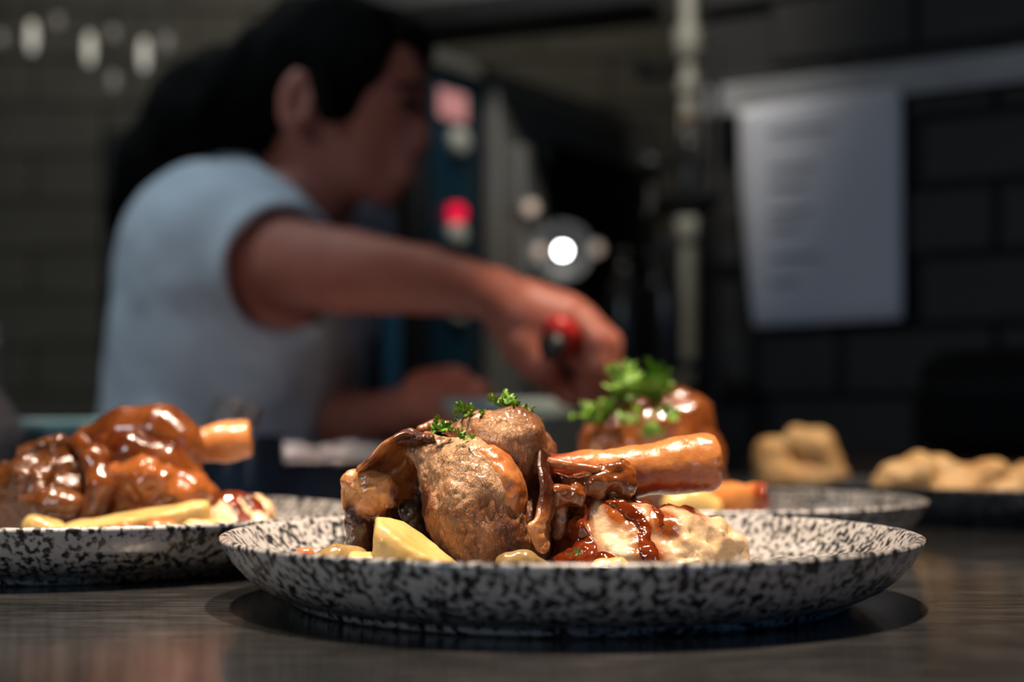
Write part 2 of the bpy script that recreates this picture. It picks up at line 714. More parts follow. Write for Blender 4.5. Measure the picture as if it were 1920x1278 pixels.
M = {}
M['meat'] = meat_material('roast muscle', (0.80, 0.47, 0.25), (0.47, 0.185, 0.066), (0.095, 0.013, 0.004), 0.40, 0.4, amber=(0.36, 0.125, 0.034))
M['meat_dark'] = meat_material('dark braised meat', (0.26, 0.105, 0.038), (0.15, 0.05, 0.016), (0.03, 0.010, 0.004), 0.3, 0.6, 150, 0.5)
M['fat'] = simple('glossy fat', (0.60, 0.24, 0.075), (0.36, 0.10, 0.024), 110, 0.26, coat=0.5, bmp=0.4, bscale=300, sss=0.2)
M['cartilage'] = meat_material('knuckle cartilage', (0.68, 0.32, 0.115), (0.47, 0.155, 0.042), (0.055, 0.013, 0.005), 0.25, 0.7, 110, 0.18)
M['bone'] = meat_material('roast bone', (0.68, 0.26, 0.075), (0.56, 0.185, 0.048), (0.24, 0.035, 0.008), 0.30, 0.5, 120, 0.06)
M['glaze'] = glaze_material('glazed meat', (0.43, 0.130, 0.030), (0.070, 0.012, 0.003))
M['glaze_dark'] = glaze_material('dark glazed meat', (0.27, 0.092, 0.026), (0.035, 0.009, 0.003))
M['tendon'] = glaze_material('braised tendon', (0.42, 0.12, 0.026), (0.055, 0.009, 0.002))
M['potato'] = simple('boiled potato', (0.70, 0.51, 0.20), (0.58, 0.38, 0.12), 70, 0.33, coat=0.35, bmp=0.35, bscale=420, bdist=0.0006, sss=0.3, sssr=(0.006, 0.004, 0.0015))
nt_ = M['potato'].node_tree
bs_ = nt_.nodes['Principled BSDF']
old_ = bs_.inputs['Base Color'].links[0].from_socket
sp_ = ramp(nt_, noise(nt_, coords(nt_), 700, 2, 0.5), [(0.71, (0, 0, 0)), (0.74, (1, 1, 1))])
nt_.links.new(mixc(nt_, math_n(nt_, 'MULTIPLY', sp_, 0.7), old_, (0.20, 0.12, 0.03)), bs_.inputs['Base Color'])
M['mash_plain'] = simple('mashed potato', (0.80, 0.60, 0.37), (0.70, 0.48, 0.26), 90, 0.36, coat=0.25, bmp=0.6, bscale=260, bdist=0.0011, sss=0.3, sssr=(0.006, 0.004, 0.002))


def mash_material():
    m, nt, bs = newmat('mash soaked with gravy')
    v = coords(nt)
    n = noise(nt, v, 90, 4)
    c = ramp(nt, n, [(0.35, (0.72, 0.49, 0.26)), (0.65, (0.82, 0.62, 0.39))])
    st = math_n(nt, 'ADD', attr_f(nt, 'stain'), math_n(nt, 'MULTIPLY', math_n(nt, 'SUBTRACT', noise(nt, v, 140, 4), 0.5), 0.7), True)
    c = mixc(nt, ramp(nt, st, [(0.20, (0, 0, 0)), (0.85, (1, 1, 1))]), c, (0.34, 0.085, 0.016))
    nt.links.new(c, bs.inputs['Base Color'])
    nt.links.new(ramp(nt, st, [(0.3, (0.36,) * 3), (0.8, (0.12,) * 3)]), bs.inputs['Roughness'])
    bs.inputs['Coat Weight'].default_value = 0.25
    bs.inputs['Subsurface Weight'].default_value = 0.25
    bs.inputs['Subsurface Radius'].default_value = (0.006, 0.004, 0.002)
    bs.inputs['Subsurface Scale'].default_value = 1.0
    bump(nt, bs, noise(nt, v, 260, 4), 0.6, 0.0011)
    return m


M['mash'] = mash_material()
M['gravy'] = simple('dark gravy', (0.22, 0.034, 0.006), (0.085, 0.010, 0.002), 120, 0.09, coat=1.0, bmp=0.25, bscale=160, sss=0.1)
M['juice'] = simple('clear meat juice', (0.72, 0.36, 0.14), (0.66, 0.30, 0.11), 200, 0.06, coat=1.0)
M['mash_golden'] = simple('golden mashed potato', (0.84, 0.56, 0.26), (0.74, 0.42, 0.16), 40, 0.45, bmp=0.6, bscale=200, bdist=0.002, sss=0.2, sssr=(0.006, 0.004, 0.002))
M['carrot'] = simple('carrot', (0.80, 0.20, 0.05), (0.65, 0.12, 0.03), 200, 0.3, coat=0.4, sss=0.2)
M['onion'] = simple('soft onion', (0.36, 0.25, 0.10), (0.22, 0.13, 0.05), 150, 0.2, coat=0.6)
M['parsley'] = simple('parsley leaf', (0.22, 0.42, 0.035), (0.08, 0.22, 0.012), 300, 0.45, sss=0.1, bmp=0.4, bscale=800)
M['thyme'] = simple('thyme leaf', (0.30, 0.34, 0.10), (0.16, 0.2, 0.05), 500, 0.5)
M['plate'] = plate_material('speckled stoneware', (0.52, 0.50, 0.49), (0.020, 0.020, 0.022), 0.485)
M['plate_dark'] = plate_material('dark speckled stoneware', (0.14, 0.15, 0.16), (0.015, 0.016, 0.02), 0.52)
M['counter'] = counter_material()
M['steel'] = simple('brushed steel', (0.50, 0.49, 0.47), (0.40, 0.39, 0.38), 20, 0.30, 1.0, stretch=(1, 1, 30))
M['steel_dim'] = simple('dull steel', (0.33, 0.32, 0.30), (0.25, 0.245, 0.23), 20, 0.5, 0.6, stretch=(1, 1, 20))
M['foil'] = simple('crumpled foil', (0.80, 0.74, 0.71), (0.62, 0.57, 0.55), 30, 0.18, 0.55, bmp=1.0, bscale=90, bdist=0.01)
M['blue_reflect'] = simple('steel pan with painted blue reflection', (0.10, 0.19, 0.34), (0.08, 0.10, 0.14), 14, 0.25, 0.6)  # steel with a blue reflection put into its base colour
M['skin'] = simple('skin', (0.50, 0.17, 0.115), (0.44, 0.14, 0.095), 30, 0.5, sss=0.1, sssr=(0.012, 0.004, 0.002))
M['shirt'] = simple('white cotton', (0.66, 0.68, 0.72), (0.58, 0.60, 0.65), 25, 0.9, bmp=0.3, bscale=60, bdist=0.004)
M['trousers'] = simple('black trousers', (0.018, 0.018, 0.02), (0.012, 0.012, 0.013), 40, 0.9)
M['hair'] = simple('black hair', (0.004, 0.0035, 0.003), (0.002, 0.0018, 0.0016), 25, 0.7, stretch=(8, 8, 1), bmp=0.6, bscale=90, bdist=0.006, spec=0.06)
M['eye'] = simple('dark eye', (0.02, 0.012, 0.01), None, 50, 0.3)
M['red'] = simple('red plastic', (0.62, 0.03, 0.025), (0.5, 0.02, 0.02), 30, 0.35)
M['black'] = simple('black plastic', (0.012, 0.012, 0.013), (0.008, 0.008, 0.009), 30, 0.45)
M['wall_tile'] = simple('grey green wall tile', (0.155, 0.145, 0.118), (0.12, 0.112, 0.09), 6, 0.55)
M['wall_joint'] = simple('dark wall joint', (0.130, 0.121, 0.098), None, 6, 0.8)
M['black_brick'] = simple('black painted brick', (0.028, 0.026, 0.026), (0.020, 0.019, 0.019), 8, 0.6, bmp=0.3, bscale=40, bdist=0.003)
M['black_joint'] = simple('black painted joint', (0.0245, 0.0235, 0.0235), None, 8, 0.8)
M['floor'] = simple('dark floor', (0.05, 0.048, 0.045), None, 4, 0.6)
M['ceiling'] = simple('dark ceiling', (0.06, 0.058, 0.055), None, 4, 0.8)
M['wood'] = simple('dark brown wood', (0.15, 0.062, 0.028), (0.08, 0.032, 0.016), 14, 0.45, stretch=(2, 14, 14))
M['pale_pipe'] = simple('pale painted pipe', (0.36, 0.35, 0.30), (0.30, 0.29, 0.25), 10, 0.5)
M['paper'] = simple('white paper', (0.84, 0.84, 0.92), (0.80, 0.80, 0.88), 10, 0.9)
M['ink'] = simple('grey print', (0.42, 0.41, 0.46), None, 10, 0.9)
M['rail'] = simple('grey aluminium rail', (0.40, 0.40, 0.41), (0.33, 0.33, 0.34), 10, 0.55, 0.3)
M['blue_panel'] = simple('dark blue control panel', (0.004, 0.036, 0.062), (0.003, 0.026, 0.048), 10, 0.4)
M['blue_trim'] = simple('blue enamel trim', (0.05, 0.20, 0.36), (0.04, 0.15, 0.28), 10, 0.4)
M['knob'] = simple('pale knob', (0.62, 0.62, 0.55), (0.5, 0.5, 0.45), 30, 0.4)
M['display'] = simple('lit pink display', (0.5, 0.2, 0.2), None, 30, 0.4, emit=(1.0, 0.45, 0.42), emit_s=0.32)
M['redlight'] = simple('red indicator light', (0.5, 0.01, 0.03), None, 30, 0.4, emit=(1.0, 0.0, 0.05), emit_s=0.9)
M['glass'] = simple('dark oven glass', (0.010, 0.010, 0.011), None, 10, 0.12, coat=0.5)
M['halo'] = simple('satin reflector', (0.17, 0.17, 0.17), (0.14, 0.14, 0.14), 20, 0.5, 0.5)
M['lamp'] = simple('glowing glint lens', (1, 1, 1), None, 10, 0.4, emit=(0.95, 0.98, 1.0), emit_s=26)  # emission imitates a bright glint on steel
M['spot_warm'] = simple('dim warm spot lens', (0.8, 0.6, 0.5), None, 10, 0.4, emit=(1.0, 0.78, 0.64), emit_s=0.32)
M['glow'] = simple('dim bulb glass', (0.7, 0.68, 0.6), None, 10, 0.4, emit=(1.0, 0.95, 0.82), emit_s=0.55)  # emission stands in for pale highlights at the upper left
M['glow_dim'] = simple('nearly dark bulb glass', (0.4, 0.38, 0.36), None, 10, 0.4, emit=(1.0, 0.92, 0.85), emit_s=0.14)
M['clear'] = simple('bottle glass', (0.55, 0.52, 0.50), (0.45, 0.43, 0.42), 10, 0.08, trans=0.6, bmp=1.0, bscale=130, bdist=0.004)
M['dish_teal'] = simple('pale grey green enamel', (0.42, 0.52, 0.50), (0.36, 0.45, 0.44), 20, 0.4)
M['teal'] = simple('pale teal plastic', (0.30, 0.55, 0.55), (0.26, 0.48, 0.48), 20, 0.35)
M['orange_glass'] = simple('amber bottle', (0.20, 0.09, 0.02), (0.14, 0.06, 0.015), 20, 0.3)
M['dark_bottle'] = simple('dark bottle', (0.035, 0.033, 0.033), (0.022, 0.02, 0.02), 20, 0.25)
M['grey_tub'] = simple('grey plastic tub', (0.16, 0.155, 0.17), (0.13, 0.125, 0.14), 20, 0.5)
M['blue_tub'] = simple('dark blue tub', (0.03, 0.05, 0.13), (0.02, 0.035, 0.09), 20, 0.5)

# ------------------------------------------------------------------ the setting
ZF = -0.92
structure(box('floor', (4.6, 6.2, 0.06), (0, 0.3, ZF - 0.03), M['floor'], bevel=0))
structure(box('ceiling', (4.6, 6.2, 0.06), (0, 0.3, 1.83), M['ceiling'], bevel=0))
structure(box('wall_left', (0.06, 6.2, 2.72), (-2.33, 0.3, 0.44), M['wall_joint'], bevel=0))
structure(box('wall_front', (4.6, 0.06, 2.72), (0, -2.83, 0.44), M['wall_joint'], bevel=0))
structure(box('wall_east', (0.06, 6.2, 2.72), (2.33, 0.3, 0.44), M['black_joint'], bevel=0))

YB = 3.0
wb = structure(box('wall_back', (4.6, 0.06, 2.72), (0, YB + 0.03, 0.44), M['wall_joint'], bevel=0))
tile = box_mesh('tile', (0.294, 0.012, 0.094), (0, 0, 0), 0.003)
tile.materials.append(M['wall_tile'])
wl = world_loc(wb)
first = None
for r in range(13):
    for c in range(8):
        x = -1.75 + c * 0.30 + (0.15 if r % 2 else 0)
        z = -0.22 + r * 0.10
        o = bpy.data.objects.new('tile', tile)
        COL.objects.link(o)
        o.parent = wb
        o.location = (x - wl[0], YB - 0.006 - wl[1], z - wl[2])

# black brick partition on the right, running towards the camera
WA = np.array([0.272, 2.02])
WD = np.array([0.866, -0.5])
WN = np.array([-0.5, -0.866])
WBAS = np.array([[WD[0], WD[1], 0], [-WN[0], -WN[1], 0], [0, 0, 1.0]])


def wall_pt(t, off, z):
    q = WA + WD * t + WN * off
    return np.array([q[0], q[1], z])


c = wall_pt(0.85, -0.05, 0.44)
wr = structure(box('wall_right', (1.7, 0.10, 2.72), c, M['black_joint'], bevel=0, basis=WBAS))
brick = box_mesh('brick', (0.193, 0.014, 0.083), (0, 0, 0), 0.004, WBAS)
brick.materials.append(M['black_brick'])
wl = world_loc(wr)
for r in range(12):
    for k in range(5):
        t = 0.10 + k * 0.20 + (0.10 if r % 2 else 0)
        o = bpy.data.objects.new('brick', brick)
        COL.objects.link(o)
        o.parent = wr
        o.location = wall_pt(t, 0.007, -0.03 + r * 0.09) - wl

# ------------------------------------------------------------------ the counter
ct = thing('serving_counter', (0, 0.62, ZF), 'long dark brushed serving counter carrying the plated food', 'counter')
box('counter_top', (2.1, 1.52, 0.04), (0.0, 0.62, -0.02), M['counter'], ct, 0.003)
box('counter_base', (2.0, 1.40, 0.876), (0.0, 0.62, ZF + 0.438), M['black'], ct, 0.004)

# wooden worktop along the brick partition
wt = thing('wooden_worktop', wall_pt(0.395, 0.15, ZF), 'dark brown wooden worktop standing along the black brick wall', 'worktop')
box('worktop_board', (0.45, 0.28, 0.03), wall_pt(0.395, 0.158, 0.014), M['wood'], wt, 0.003, WBAS)
box('cabinet_base', (0.43, 0.25, 0.919), wall_pt(0.395, 0.15, ZF + 0.4595), M['black'], wt, 0.003, WBAS)

# ------------------------------------------------------------------ plates
prof = [(0.0, 0.0032), (0.098, 0.0032), (0.101, 0.0), (0.1065, 0.0), (0.1088, 0.0018), (0.1098, 0.0036), (0.114, 0.0048), (0.120, 0.0078), (0.1255, 0.0120),
        (0.1300, 0.0170), (0.1332, 0.0220), (0.1348, 0.0246), (0.1346, 0.0260), (0.1332, 0.0266), (0.1315, 0.0262), (0.1300, 0.0246), (0.1268, 0.0200), (0.1220, 0.0150),
        (0.115, 0.0108), (0.106, 0.0082), (0.092, 0.0068), (0.06, 0.0062), (0.0, 0.0060)]
pr = []
for a, b in zip(prof[:-1], prof[1:]):
    n = max(1, int(np.hypot(b[0] - a[0], b[1] - a[1]) / 0.006))
    for i in range(n):
        pr.append((a[0] + (b[0] - a[0]) * i / n, a[1] + (b[1] - a[1]) * i / n))
pr.append(prof[-1])
plate_me = revolve('plate', pr, 160)
plate_me.materials.append(M['plate'])
plate_dk = plate_me.copy()
plate_dk.materials.clear()
plate_dk.materials.append(M['plate_dark'])
FLOOR = 0.0064        # height of a plate's inner floor


def plate(me, x, y, rot, label, sc=1.0):
    o = bpy.data.objects.new('dinner_plate', me)
    COL.objects.link(o)
    o.location = (x, y, 0.0001)
    o.rotation_euler = (0, 0, rot)
    o.scale = (sc, sc, sc)
    return tag(o, label, 'plate', 'dinner plates on the counter')


D1, D2, D3, D4, D5 = 0.5625, 0.709, 0.822, 1.035, 1.25
plate(plate_me, (1067 - 960) / F * D1, D1, 0.3, 'black and white speckled plate nearest the camera, under the sharp lamb shank')
plate(plate_me, (157 - 960) / F * D2, D2, 1.9, 'speckled plate under the glazed shank cut by the left picture edge')
plate(plate_me, (1283 - 960) / F * D3, D3, 4.0, 'speckled plate under the parsley-topped roast behind the front plate')
plate(plate_dk, (1905 - 960) / F * D4, D4, 2.2, 'dark plate with a wide golden mash heap at the right picture edge')
plate(plate_dk, (1478 - 960) / F * D5, D5, 0.7, 'small dark plate carrying the farthest mash mound', 0.78)


# ------------------------------------------------------------------ food helpers
def topx(V):
    return 960 + V[:, 0] / V[:, 1] * F, HOR - (V[:, 2] - ZC) / V[:, 1] * F


def gauss(u, v, cx, cy, sx, sy=None):
    sy = sy or sx
    return np.exp(-((u - cx) / sx) ** 2 - ((v - cy) / sy) ** 2)


def char_const(val):
    return lambda V: {'char_shade': np.full(len(V), val)}


def above_floor(z0=FLOOR + 0.0002):
    return lambda X, d: smax(d, z0 - X[:, 2], 0.002)


def leaf_verts(rng, size):
    """one ruffled parsley leaflet as a toothed three-lobed fan, returns verts and tris"""
    n = 19
    V = [np.zeros(3)]
    for k in range(n):
        a = -1.15 + 2.3 * k / (n - 1)
        lobe = 0.70 + 0.30 * math.cos(3.9 * a) ** 2
        tooth = 1.0 if k % 2 == 0 else 0.80
        r = size * lobe * tooth
        V.append(np.array([r * math.cos(a), r * math.sin(a), size * (0.30 * math.sin(5.2 * a + rng.uniform(0, 6)) * 0.6 + rng.uniform(-0.08, 0.08))]))
    mid = []
    for k in range(1, n + 1):
        p = V[k] * 0.55
        mid.append(p + np.array([0, 0, size * 0.10]))
    V += mid
    T = []
    for k in range(n - 1):
        T += [(0, n + 1 + k, n + 2 + k), (n + 1 + k, 1 + k, 2 + k), (n + 1 + k, 2 + k, n + 2 + k)]
    return np.array(V), T


def sprig(center, size, count, seed, label, spread=1.0, mat='parsley', name='parsley_sprig', group='parsley sprigs on the meat', cat='parsley', up=0.5):
    rng = random.Random(seed)
    VV, TT, n = [], [], 0
    c = np.asarray(center)
    for i in range(count):
        V, T = leaf_verts(rng, size * rng.uniform(0.75, 1.2))
        th = rng.uniform(0, 2 * math.pi)
        el = rng.uniform(-0.2, 1.3)
        ro = rng.uniform(0, 6.28)
        R = np.array(Matrix.Rotation(th, 3, 'Z') @ Matrix.Rotation(-el, 3, 'Y') @ Matrix.Rotation(ro, 3, 'X'))
        off = np.array([rng.gauss(0, 0.75), rng.gauss(0, 0.75), abs(rng.gauss(0, up))]) * size * spread
        VV.append(V @ R.T + off)
        TT += [(a + n, b + n, d + n) for a, b, d in T]
        n += len(V)
    V = np.vstack(VV)
    z = V[:, 2]
    V[:, 2] = np.maximum(z, -size * 0.25)
    o = link(name, mesh_np(name, V + c, tris=TT, smooth=False), M[mat], base=c)
    return tag(o, label, cat, group)


# ------------------------------------------------------------------ the front lamb shank
D = D1


def Q1(px, py, dd):
    return P(px, py, D1 + dd)


def pc(*pts):
    return pxchain(D1, *pts)


sh = thing('lamb_shank', (P(950, 1091, D1)[0], D1, FLOOR), 'browned roast lamb shank, sharply in focus on the nearest speckled plate', 'lamb shank')


def ch_front(V):
    u, v = topx(V)
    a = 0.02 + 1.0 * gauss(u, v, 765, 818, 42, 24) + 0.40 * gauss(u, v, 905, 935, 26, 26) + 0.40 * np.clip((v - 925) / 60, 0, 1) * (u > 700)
    a = a + 0.40 * gauss(u, v, 950, 1010, 22, 70) + 0.5 * gauss(u, v, 800, 930, 14, 40) + 0.3 * gauss(u, v, 860, 960, 60, 14)
    return {'char_shade': a}


meatblob('front_muscle', [pc((865, 898, -0.010, 80), (880, 950, -0.012, 92), (888, 996, -0.012, 92)), pc((775, 836, -0.006, 18), (800, 840, -0.006, 26), (850, 880, -0.008, 60)),
                          pc((930, 1010, -0.014, 55), (925, 1060, -0.014, 30))],
         0.00062, M['meat'], sh, 0.006, 0.006, [(45, 0.0026, 3, 1), (120, 0.0009, 3, 5), (420, 0.0004, 2, 9)], ch_front)


def ch_back(V):
    u, v = topx(V)
    a = 0.02 + 0.52 * np.clip((u - 955) / 60, 0, 1) + 0.40 * np.clip((800 - v) / 40, 0, 1) + 0.45 * gauss(u, v, 985, 905, 40, 30) + 0.5 * gauss(u, v, 840, 805, 22, 12)
    return {'char_shade': a}


meatblob('back_muscle', [pc((836, 808, 0.000, 8), (868, 808, 0.000, 15), (905, 816, 0.000, 31), (945, 828, 0.000, 50), (975, 826, 0.001, 52), (990, 870, 0.0, 38), (990, 930, 0.0, 30)),
                         pc((968, 792, 0.004, 24), (1000, 796, 0.006, 17)), pc((930, 842, 0.02, 56), (985, 850, 0.02, 56)), pc((900, 850, -0.002, 26), (955, 895, -0.004, 30), (985, 945, -0.004, 26))],
         0.00062, M['meat'], sh, 0.005, 0.006, [(50, 0.0022, 3, 31), (130, 0.0009, 3, 35), (420, 0.0003, 2, 39)], ch_back)

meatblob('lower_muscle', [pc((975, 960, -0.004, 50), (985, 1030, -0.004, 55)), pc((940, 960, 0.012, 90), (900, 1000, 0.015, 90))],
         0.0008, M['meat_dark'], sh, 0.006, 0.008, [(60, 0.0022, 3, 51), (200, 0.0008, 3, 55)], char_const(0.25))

meatblob('fat_strip', [pc((872, 846, -0.0125, 20), (905, 868, -0.0145, 32), (930, 898, -0.0160, 38), (942, 935, -0.0160, 38), (946, 980, -0.0140, 34), (940, 1010, -0.0120, 24))],
         0.0006, M['fat'], sh, 0.006, 0.003, [(60, 0.0014, 3, 61), (240, 0.0005, 2, 62)], char_const(0.2))

# thin skin curling down at the end of the meat
sheet('skin_flap', [[Q1(1008, 838, -0.006), Q1(1020, 840, -0.002), Q1(1027, 845, 0.006)],
                    [Q1(1008, 880, -0.016), Q1(1024, 885, -0.012), Q1(1036, 880, 0.000)],
                    [Q1(1014, 925, -0.022), Q1(1030, 930, -0.018), Q1(1042, 925, -0.002)],
                    [Q1(1004, 968, -0.027), Q1(1026, 966, -0.022), Q1(1040, 962, -0.004)],
                    [Q1(988, 984, -0.029), Q1(1014, 990, -0.025), Q1(1034, 990, -0.008)],
                    [Q1(994, 1008, -0.029), Q1(1014, 1016, -0.026), Q1(1030, 1014, -0.012)],
                    [Q1(1012, 1034, -0.028), Q1(1018, 1038, -0.026), Q1(1024, 1034, -0.018)]],
      0.0024, M['cartilage'], sh, 40, 60, [(130, 0.0010, 3, 71), (380, 0.0003, 2, 72)], lambda V: {'char_shade': 0.95 - 0.85 * np.clip((topx(V)[1] - 930) / 60, 0, 1)})
meatblob('skin_curl', [pc((1040, 936, -0.006, 12), (1050, 952, -0.008, 16), (1052, 978, -0.008, 16), (1044, 1002, -0.008, 11))], 0.0007, M['cartilage'], sh,
         0.003, 0.003, [(120, 0.0015, 3, 81)], lambda V: {'char_shade': 0.35 + 0.4 * gauss(*topx(V), 1036, 970, 14, 40)})


# the knuckle joint on the left
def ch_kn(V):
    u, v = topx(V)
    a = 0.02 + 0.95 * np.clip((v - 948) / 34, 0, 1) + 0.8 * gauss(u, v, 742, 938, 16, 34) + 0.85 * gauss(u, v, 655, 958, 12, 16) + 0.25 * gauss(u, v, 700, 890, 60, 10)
    return {'char_shade': a}


meatblob('knuckle', [pc((668, 918, -0.008, 30), (694, 922, -0.010, 38)), pc((664, 902, -0.010, 20), (690, 896, -0.012, 16), (718, 908, -0.013, 17), (735, 936, -0.012, 17)),
                     pc((672, 950, -0.008, 30), (676, 990, -0.008, 22), (677, 1080, -0.008, 21)), pc((705, 945, -0.008, 30), (710, 965, -0.008, 20))],
         0.00065, M['cartilage'], sh, 0.004, 0.003, [(60, 0.0016, 3, 91), (220, 0.0007, 3, 95)], ch_kn,
         lambda X, d: smax(d, -chain(X, pc((704, 938, -0.0215, 13), (712, 952, -0.0205, 13), (716, 975, -0.018, 12)), 0.002), 0.003))

# hollow hood of skin between knuckle and front muscle
sheet('skin_hood', [[Q1(673, 888, -0.016), Q1(690, 864, -0.018), Q1(714, 838, -0.018), Q1(742, 818, -0.018), Q1(778, 812, -0.014)],
                    [Q1(684, 886, -0.008), Q1(700, 868, -0.006), Q1(724, 846, -0.004), Q1(750, 832, -0.004), Q1(785, 832, -0.004)],
                    [Q1(696, 905, 0.000), Q1(716, 890, 0.004), Q1(738, 876, 0.005), Q1(762, 866, 0.004), Q1(792, 862, 0.000)],
                    [Q1(714, 945, 0.002), Q1(732, 935, 0.006), Q1(750, 928, 0.006), Q1(770, 920, 0.003), Q1(795, 910, 0.000)],
                    [Q1(728, 1000, 0.000), Q1(742, 992, 0.002), Q1(756, 985, 0.002), Q1(772, 980, 0.001), Q1(795, 970, 0.000)]],
      0.0030, M['cartilage'], sh, 44, 44, [(80, 0.0014, 3, 101), (260, 0.0004, 2, 102)],
      lambda V: {'char_shade': 0.25 + 0.75 * gauss(*topx(V), 765, 822, 30, 16) + 0.45 * gauss(*topx(V), 690, 862, 30, 12) + 0.9 * gauss(*topx(V), 790, 930, 18, 60)})
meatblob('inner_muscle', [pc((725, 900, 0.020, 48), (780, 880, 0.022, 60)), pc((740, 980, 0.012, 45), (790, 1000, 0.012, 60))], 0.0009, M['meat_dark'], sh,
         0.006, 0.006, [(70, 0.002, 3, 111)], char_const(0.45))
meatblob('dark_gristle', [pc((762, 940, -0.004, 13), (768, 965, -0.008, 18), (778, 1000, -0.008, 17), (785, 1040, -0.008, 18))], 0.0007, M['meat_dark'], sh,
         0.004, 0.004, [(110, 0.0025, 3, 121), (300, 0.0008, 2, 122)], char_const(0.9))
meatblob('crisp_skin', [pc((746, 824, -0.012, 8), (770, 818, -0.012, 12), (806, 822, -0.010, 12))], 0.0006, M['meat'], sh, 0.003, 0.003, [(160, 0.0015, 3, 131)], char_const(0.85))
meatblob('skin_fold', [pc((792, 806, 0.010, 9), (812, 798, 0.012, 9), (842, 797, 0.014, 7))], 0.0006, M['cartilage'], sh, 0.003, 0.003, [(120, 0.0012, 3, 141)], char_const(0.55))


# shank bone with a sawn end
def bone_cut(X, d):
    e = P(1349, 866, D1 + 0.012)
    n = np.array([0.985, 0.15, 0.05])
    return smax(d, (X - e) @ (n / np.linalg.norm(n)), 0.005)


def ch_shade_bone(V):
    u, v = topx(V)
    return {'char_shade': 0.05 + 0.75 * np.clip((1120 - u) / 80, 0, 1) + 0.72 * np.clip((v - 868) / 24, 0, 1)}  # last term paints shade on the bone's underside


meatblob('bone', [pc((985, 888, 0.006, 40), (1100, 886, 0.006, 37), (1180, 884, 0.007, 38), (1270, 872, 0.010, 43), (1330, 866, 0.012, 46), (1356, 864, 0.013, 44))], 0.0007, M['bone'], sh,
         0.008, 0.004, [(40, 0.0010, 2, 151), (200, 0.0003, 2, 152)], ch_shade_bone, bone_cut)
for k, (a, b, c_, r) in enumerate([(1290, 828, 0.0095, 5), (1293, 838, 0.0050, 6), (1247, 872, 0.0005, 9), (1256, 878, 0.0008, 7), (1318, 830, 0.0085, 4), (1170, 852, 0.0025, 4)]):
    meatblob('juice_drop', [pc((a, b, c_, r), (a + 2, b + 2, c_, r))], 0.00035, M['juice'], sh, 0.001, 0.001, attr=char_const(0.0))


def tend_cut(X, d):
    return smax(d, X[:, 0] - P(1174, 900, D1)[0], 0.002)


meatblob('tendon', [pc((1030, 915, -0.004, 22), (1075, 908, -0.006, 18), (1120, 906, -0.006, 17), (1160, 904, -0.004, 21), (1180, 904, -0.003, 21)),
                    pc((1050, 926, -0.012, 20), (1078, 930, -0.012, 17)), pc((1118, 892, -0.008, 9), (1128, 868, -0.005, 4)), pc((1148, 890, -0.008, 8), (1166, 874, -0.004, 4)), pc((1040, 890, -0.005, 8), (1110, 888, -0.007, 6))],
         0.0006, M['tendon'], sh, 0.004, 0.004, [(90, 0.0030, 3, 161), (260, 0.0010, 3, 165)], char_const(0.3), tend_cut)
meatblob('sinew', [pc((1030, 866, -0.006, 10), (1070, 872, -0.009, 7), (1120, 880, -0.0095, 4))], 0.0005, M['bone'], sh, 0.002, 0.002, [(120, 0.0008, 2, 171)], char_const(0.5))

# ------------------------------------------------------------------ mash and gravy on the front plate
MASH = [pc((1100, 968, 0.004, 52), (1130, 1000, 0.000, 80), (1150, 1040, 0.0, 70)), pc((1125, 935, 0.004, 24), (1150, 960, 0.004, 36), (1190, 985, 0.0, 48)),
        pc((1200, 1010, -0.004, 62), (1250, 1015, -0.002, 62), (1300, 1020, 0.0, 55)), pc((1290, 985, 0.004, 30), (1320, 1000, 0.004, 34), (1340, 1030, 0.0, 38)),
        pc((1350, 1040, 0.0, 32), (1368, 1042, -0.002, 22), (1374, 1022, -0.002, 8)), pc((1092, 985, -0.014, 16), (1096, 1000, -0.014, 14)),
        pc((1120, 1050, -0.016, 46), (1200, 1055, -0.018, 46), (1290, 1055, -0.016, 42))]


def mash_f(X):
    d = None
    for ch in MASH:
        e = chain(X, ch, 0.004)
        d = e if d is None else smin(d, e, 0.0035)
    return d + 0.0032 * vnoise(X, 85, 201) + 0.0022 * vnoise(X, 170, 203) + 0.0006 * vnoise(X, 420, 205)


STREAK = [pc((1122, 902, -0.006, 20), (1150, 925, -0.010, 16), (1180, 955, -0.014, 15), (1212, 985, -0.022, 18), (1218, 1020, -0.028, 22), (1225, 1060, -0.032, 28)),
          pc((1175, 928, 0.000, 20), (1230, 945, 0.002, 20), (1285, 962, 0.002, 16), (1302, 978, -0.006, 8)), pc((1088, 932, -0.006, 22), (1072, 985, -0.012, 24), (1085, 1040, -0.022, 36)),
          pc((1232, 955, -0.01, 13), (1240, 985, -0.016, 9))]


def mash_stain(V):
    s_ = np.min([chain(V, ch, 0.003) for ch in STREAK], axis=0)
    u, v = topx(V)
    return {'stain': np.clip(1.0 - s_ / 0.0065, 0, 1) * 0.8 + 0.6 * gauss(u, v, 1150, 960, 22, 34) + 0.5 * gauss(u, v, 1262, 990, 30, 40) + 0.25 * np.clip((1120 - u) / 40, 0, 1)}


ms = blob('mashed_potato', lambda X: smax(mash_f(X), FLOOR + 0.0002 - X[:, 2], 0.001), *chains_bounds(MASH, 0.006), 0.0007, M['mash'], attr=mash_stain)
tag(ms, 'creamy mashed potato streaked with brown gravy beside the front shank', 'mashed potato')

def gravy_f(X):
    m = mash_f(X)
    s = None
    for ch in STREAK:
        e = chain(X, ch, 0.003)
        s = e if s is None else smin(s, e, 0.004)
    s = s + 0.0016 * vnoise(X, 150, 211)
    return smax(m - 0.0011, s, 0.0014)


lo, hi = chains_bounds(STREAK, 0.006)
gv = blob('gravy', lambda X: smax(gravy_f(X), FLOOR + 0.0002 - X[:, 2], 0.001), lo, hi, 0.00065, M['gravy'])
tag(gv, 'glossy dark gravy running down the front mash', 'gravy', kind='stuff')

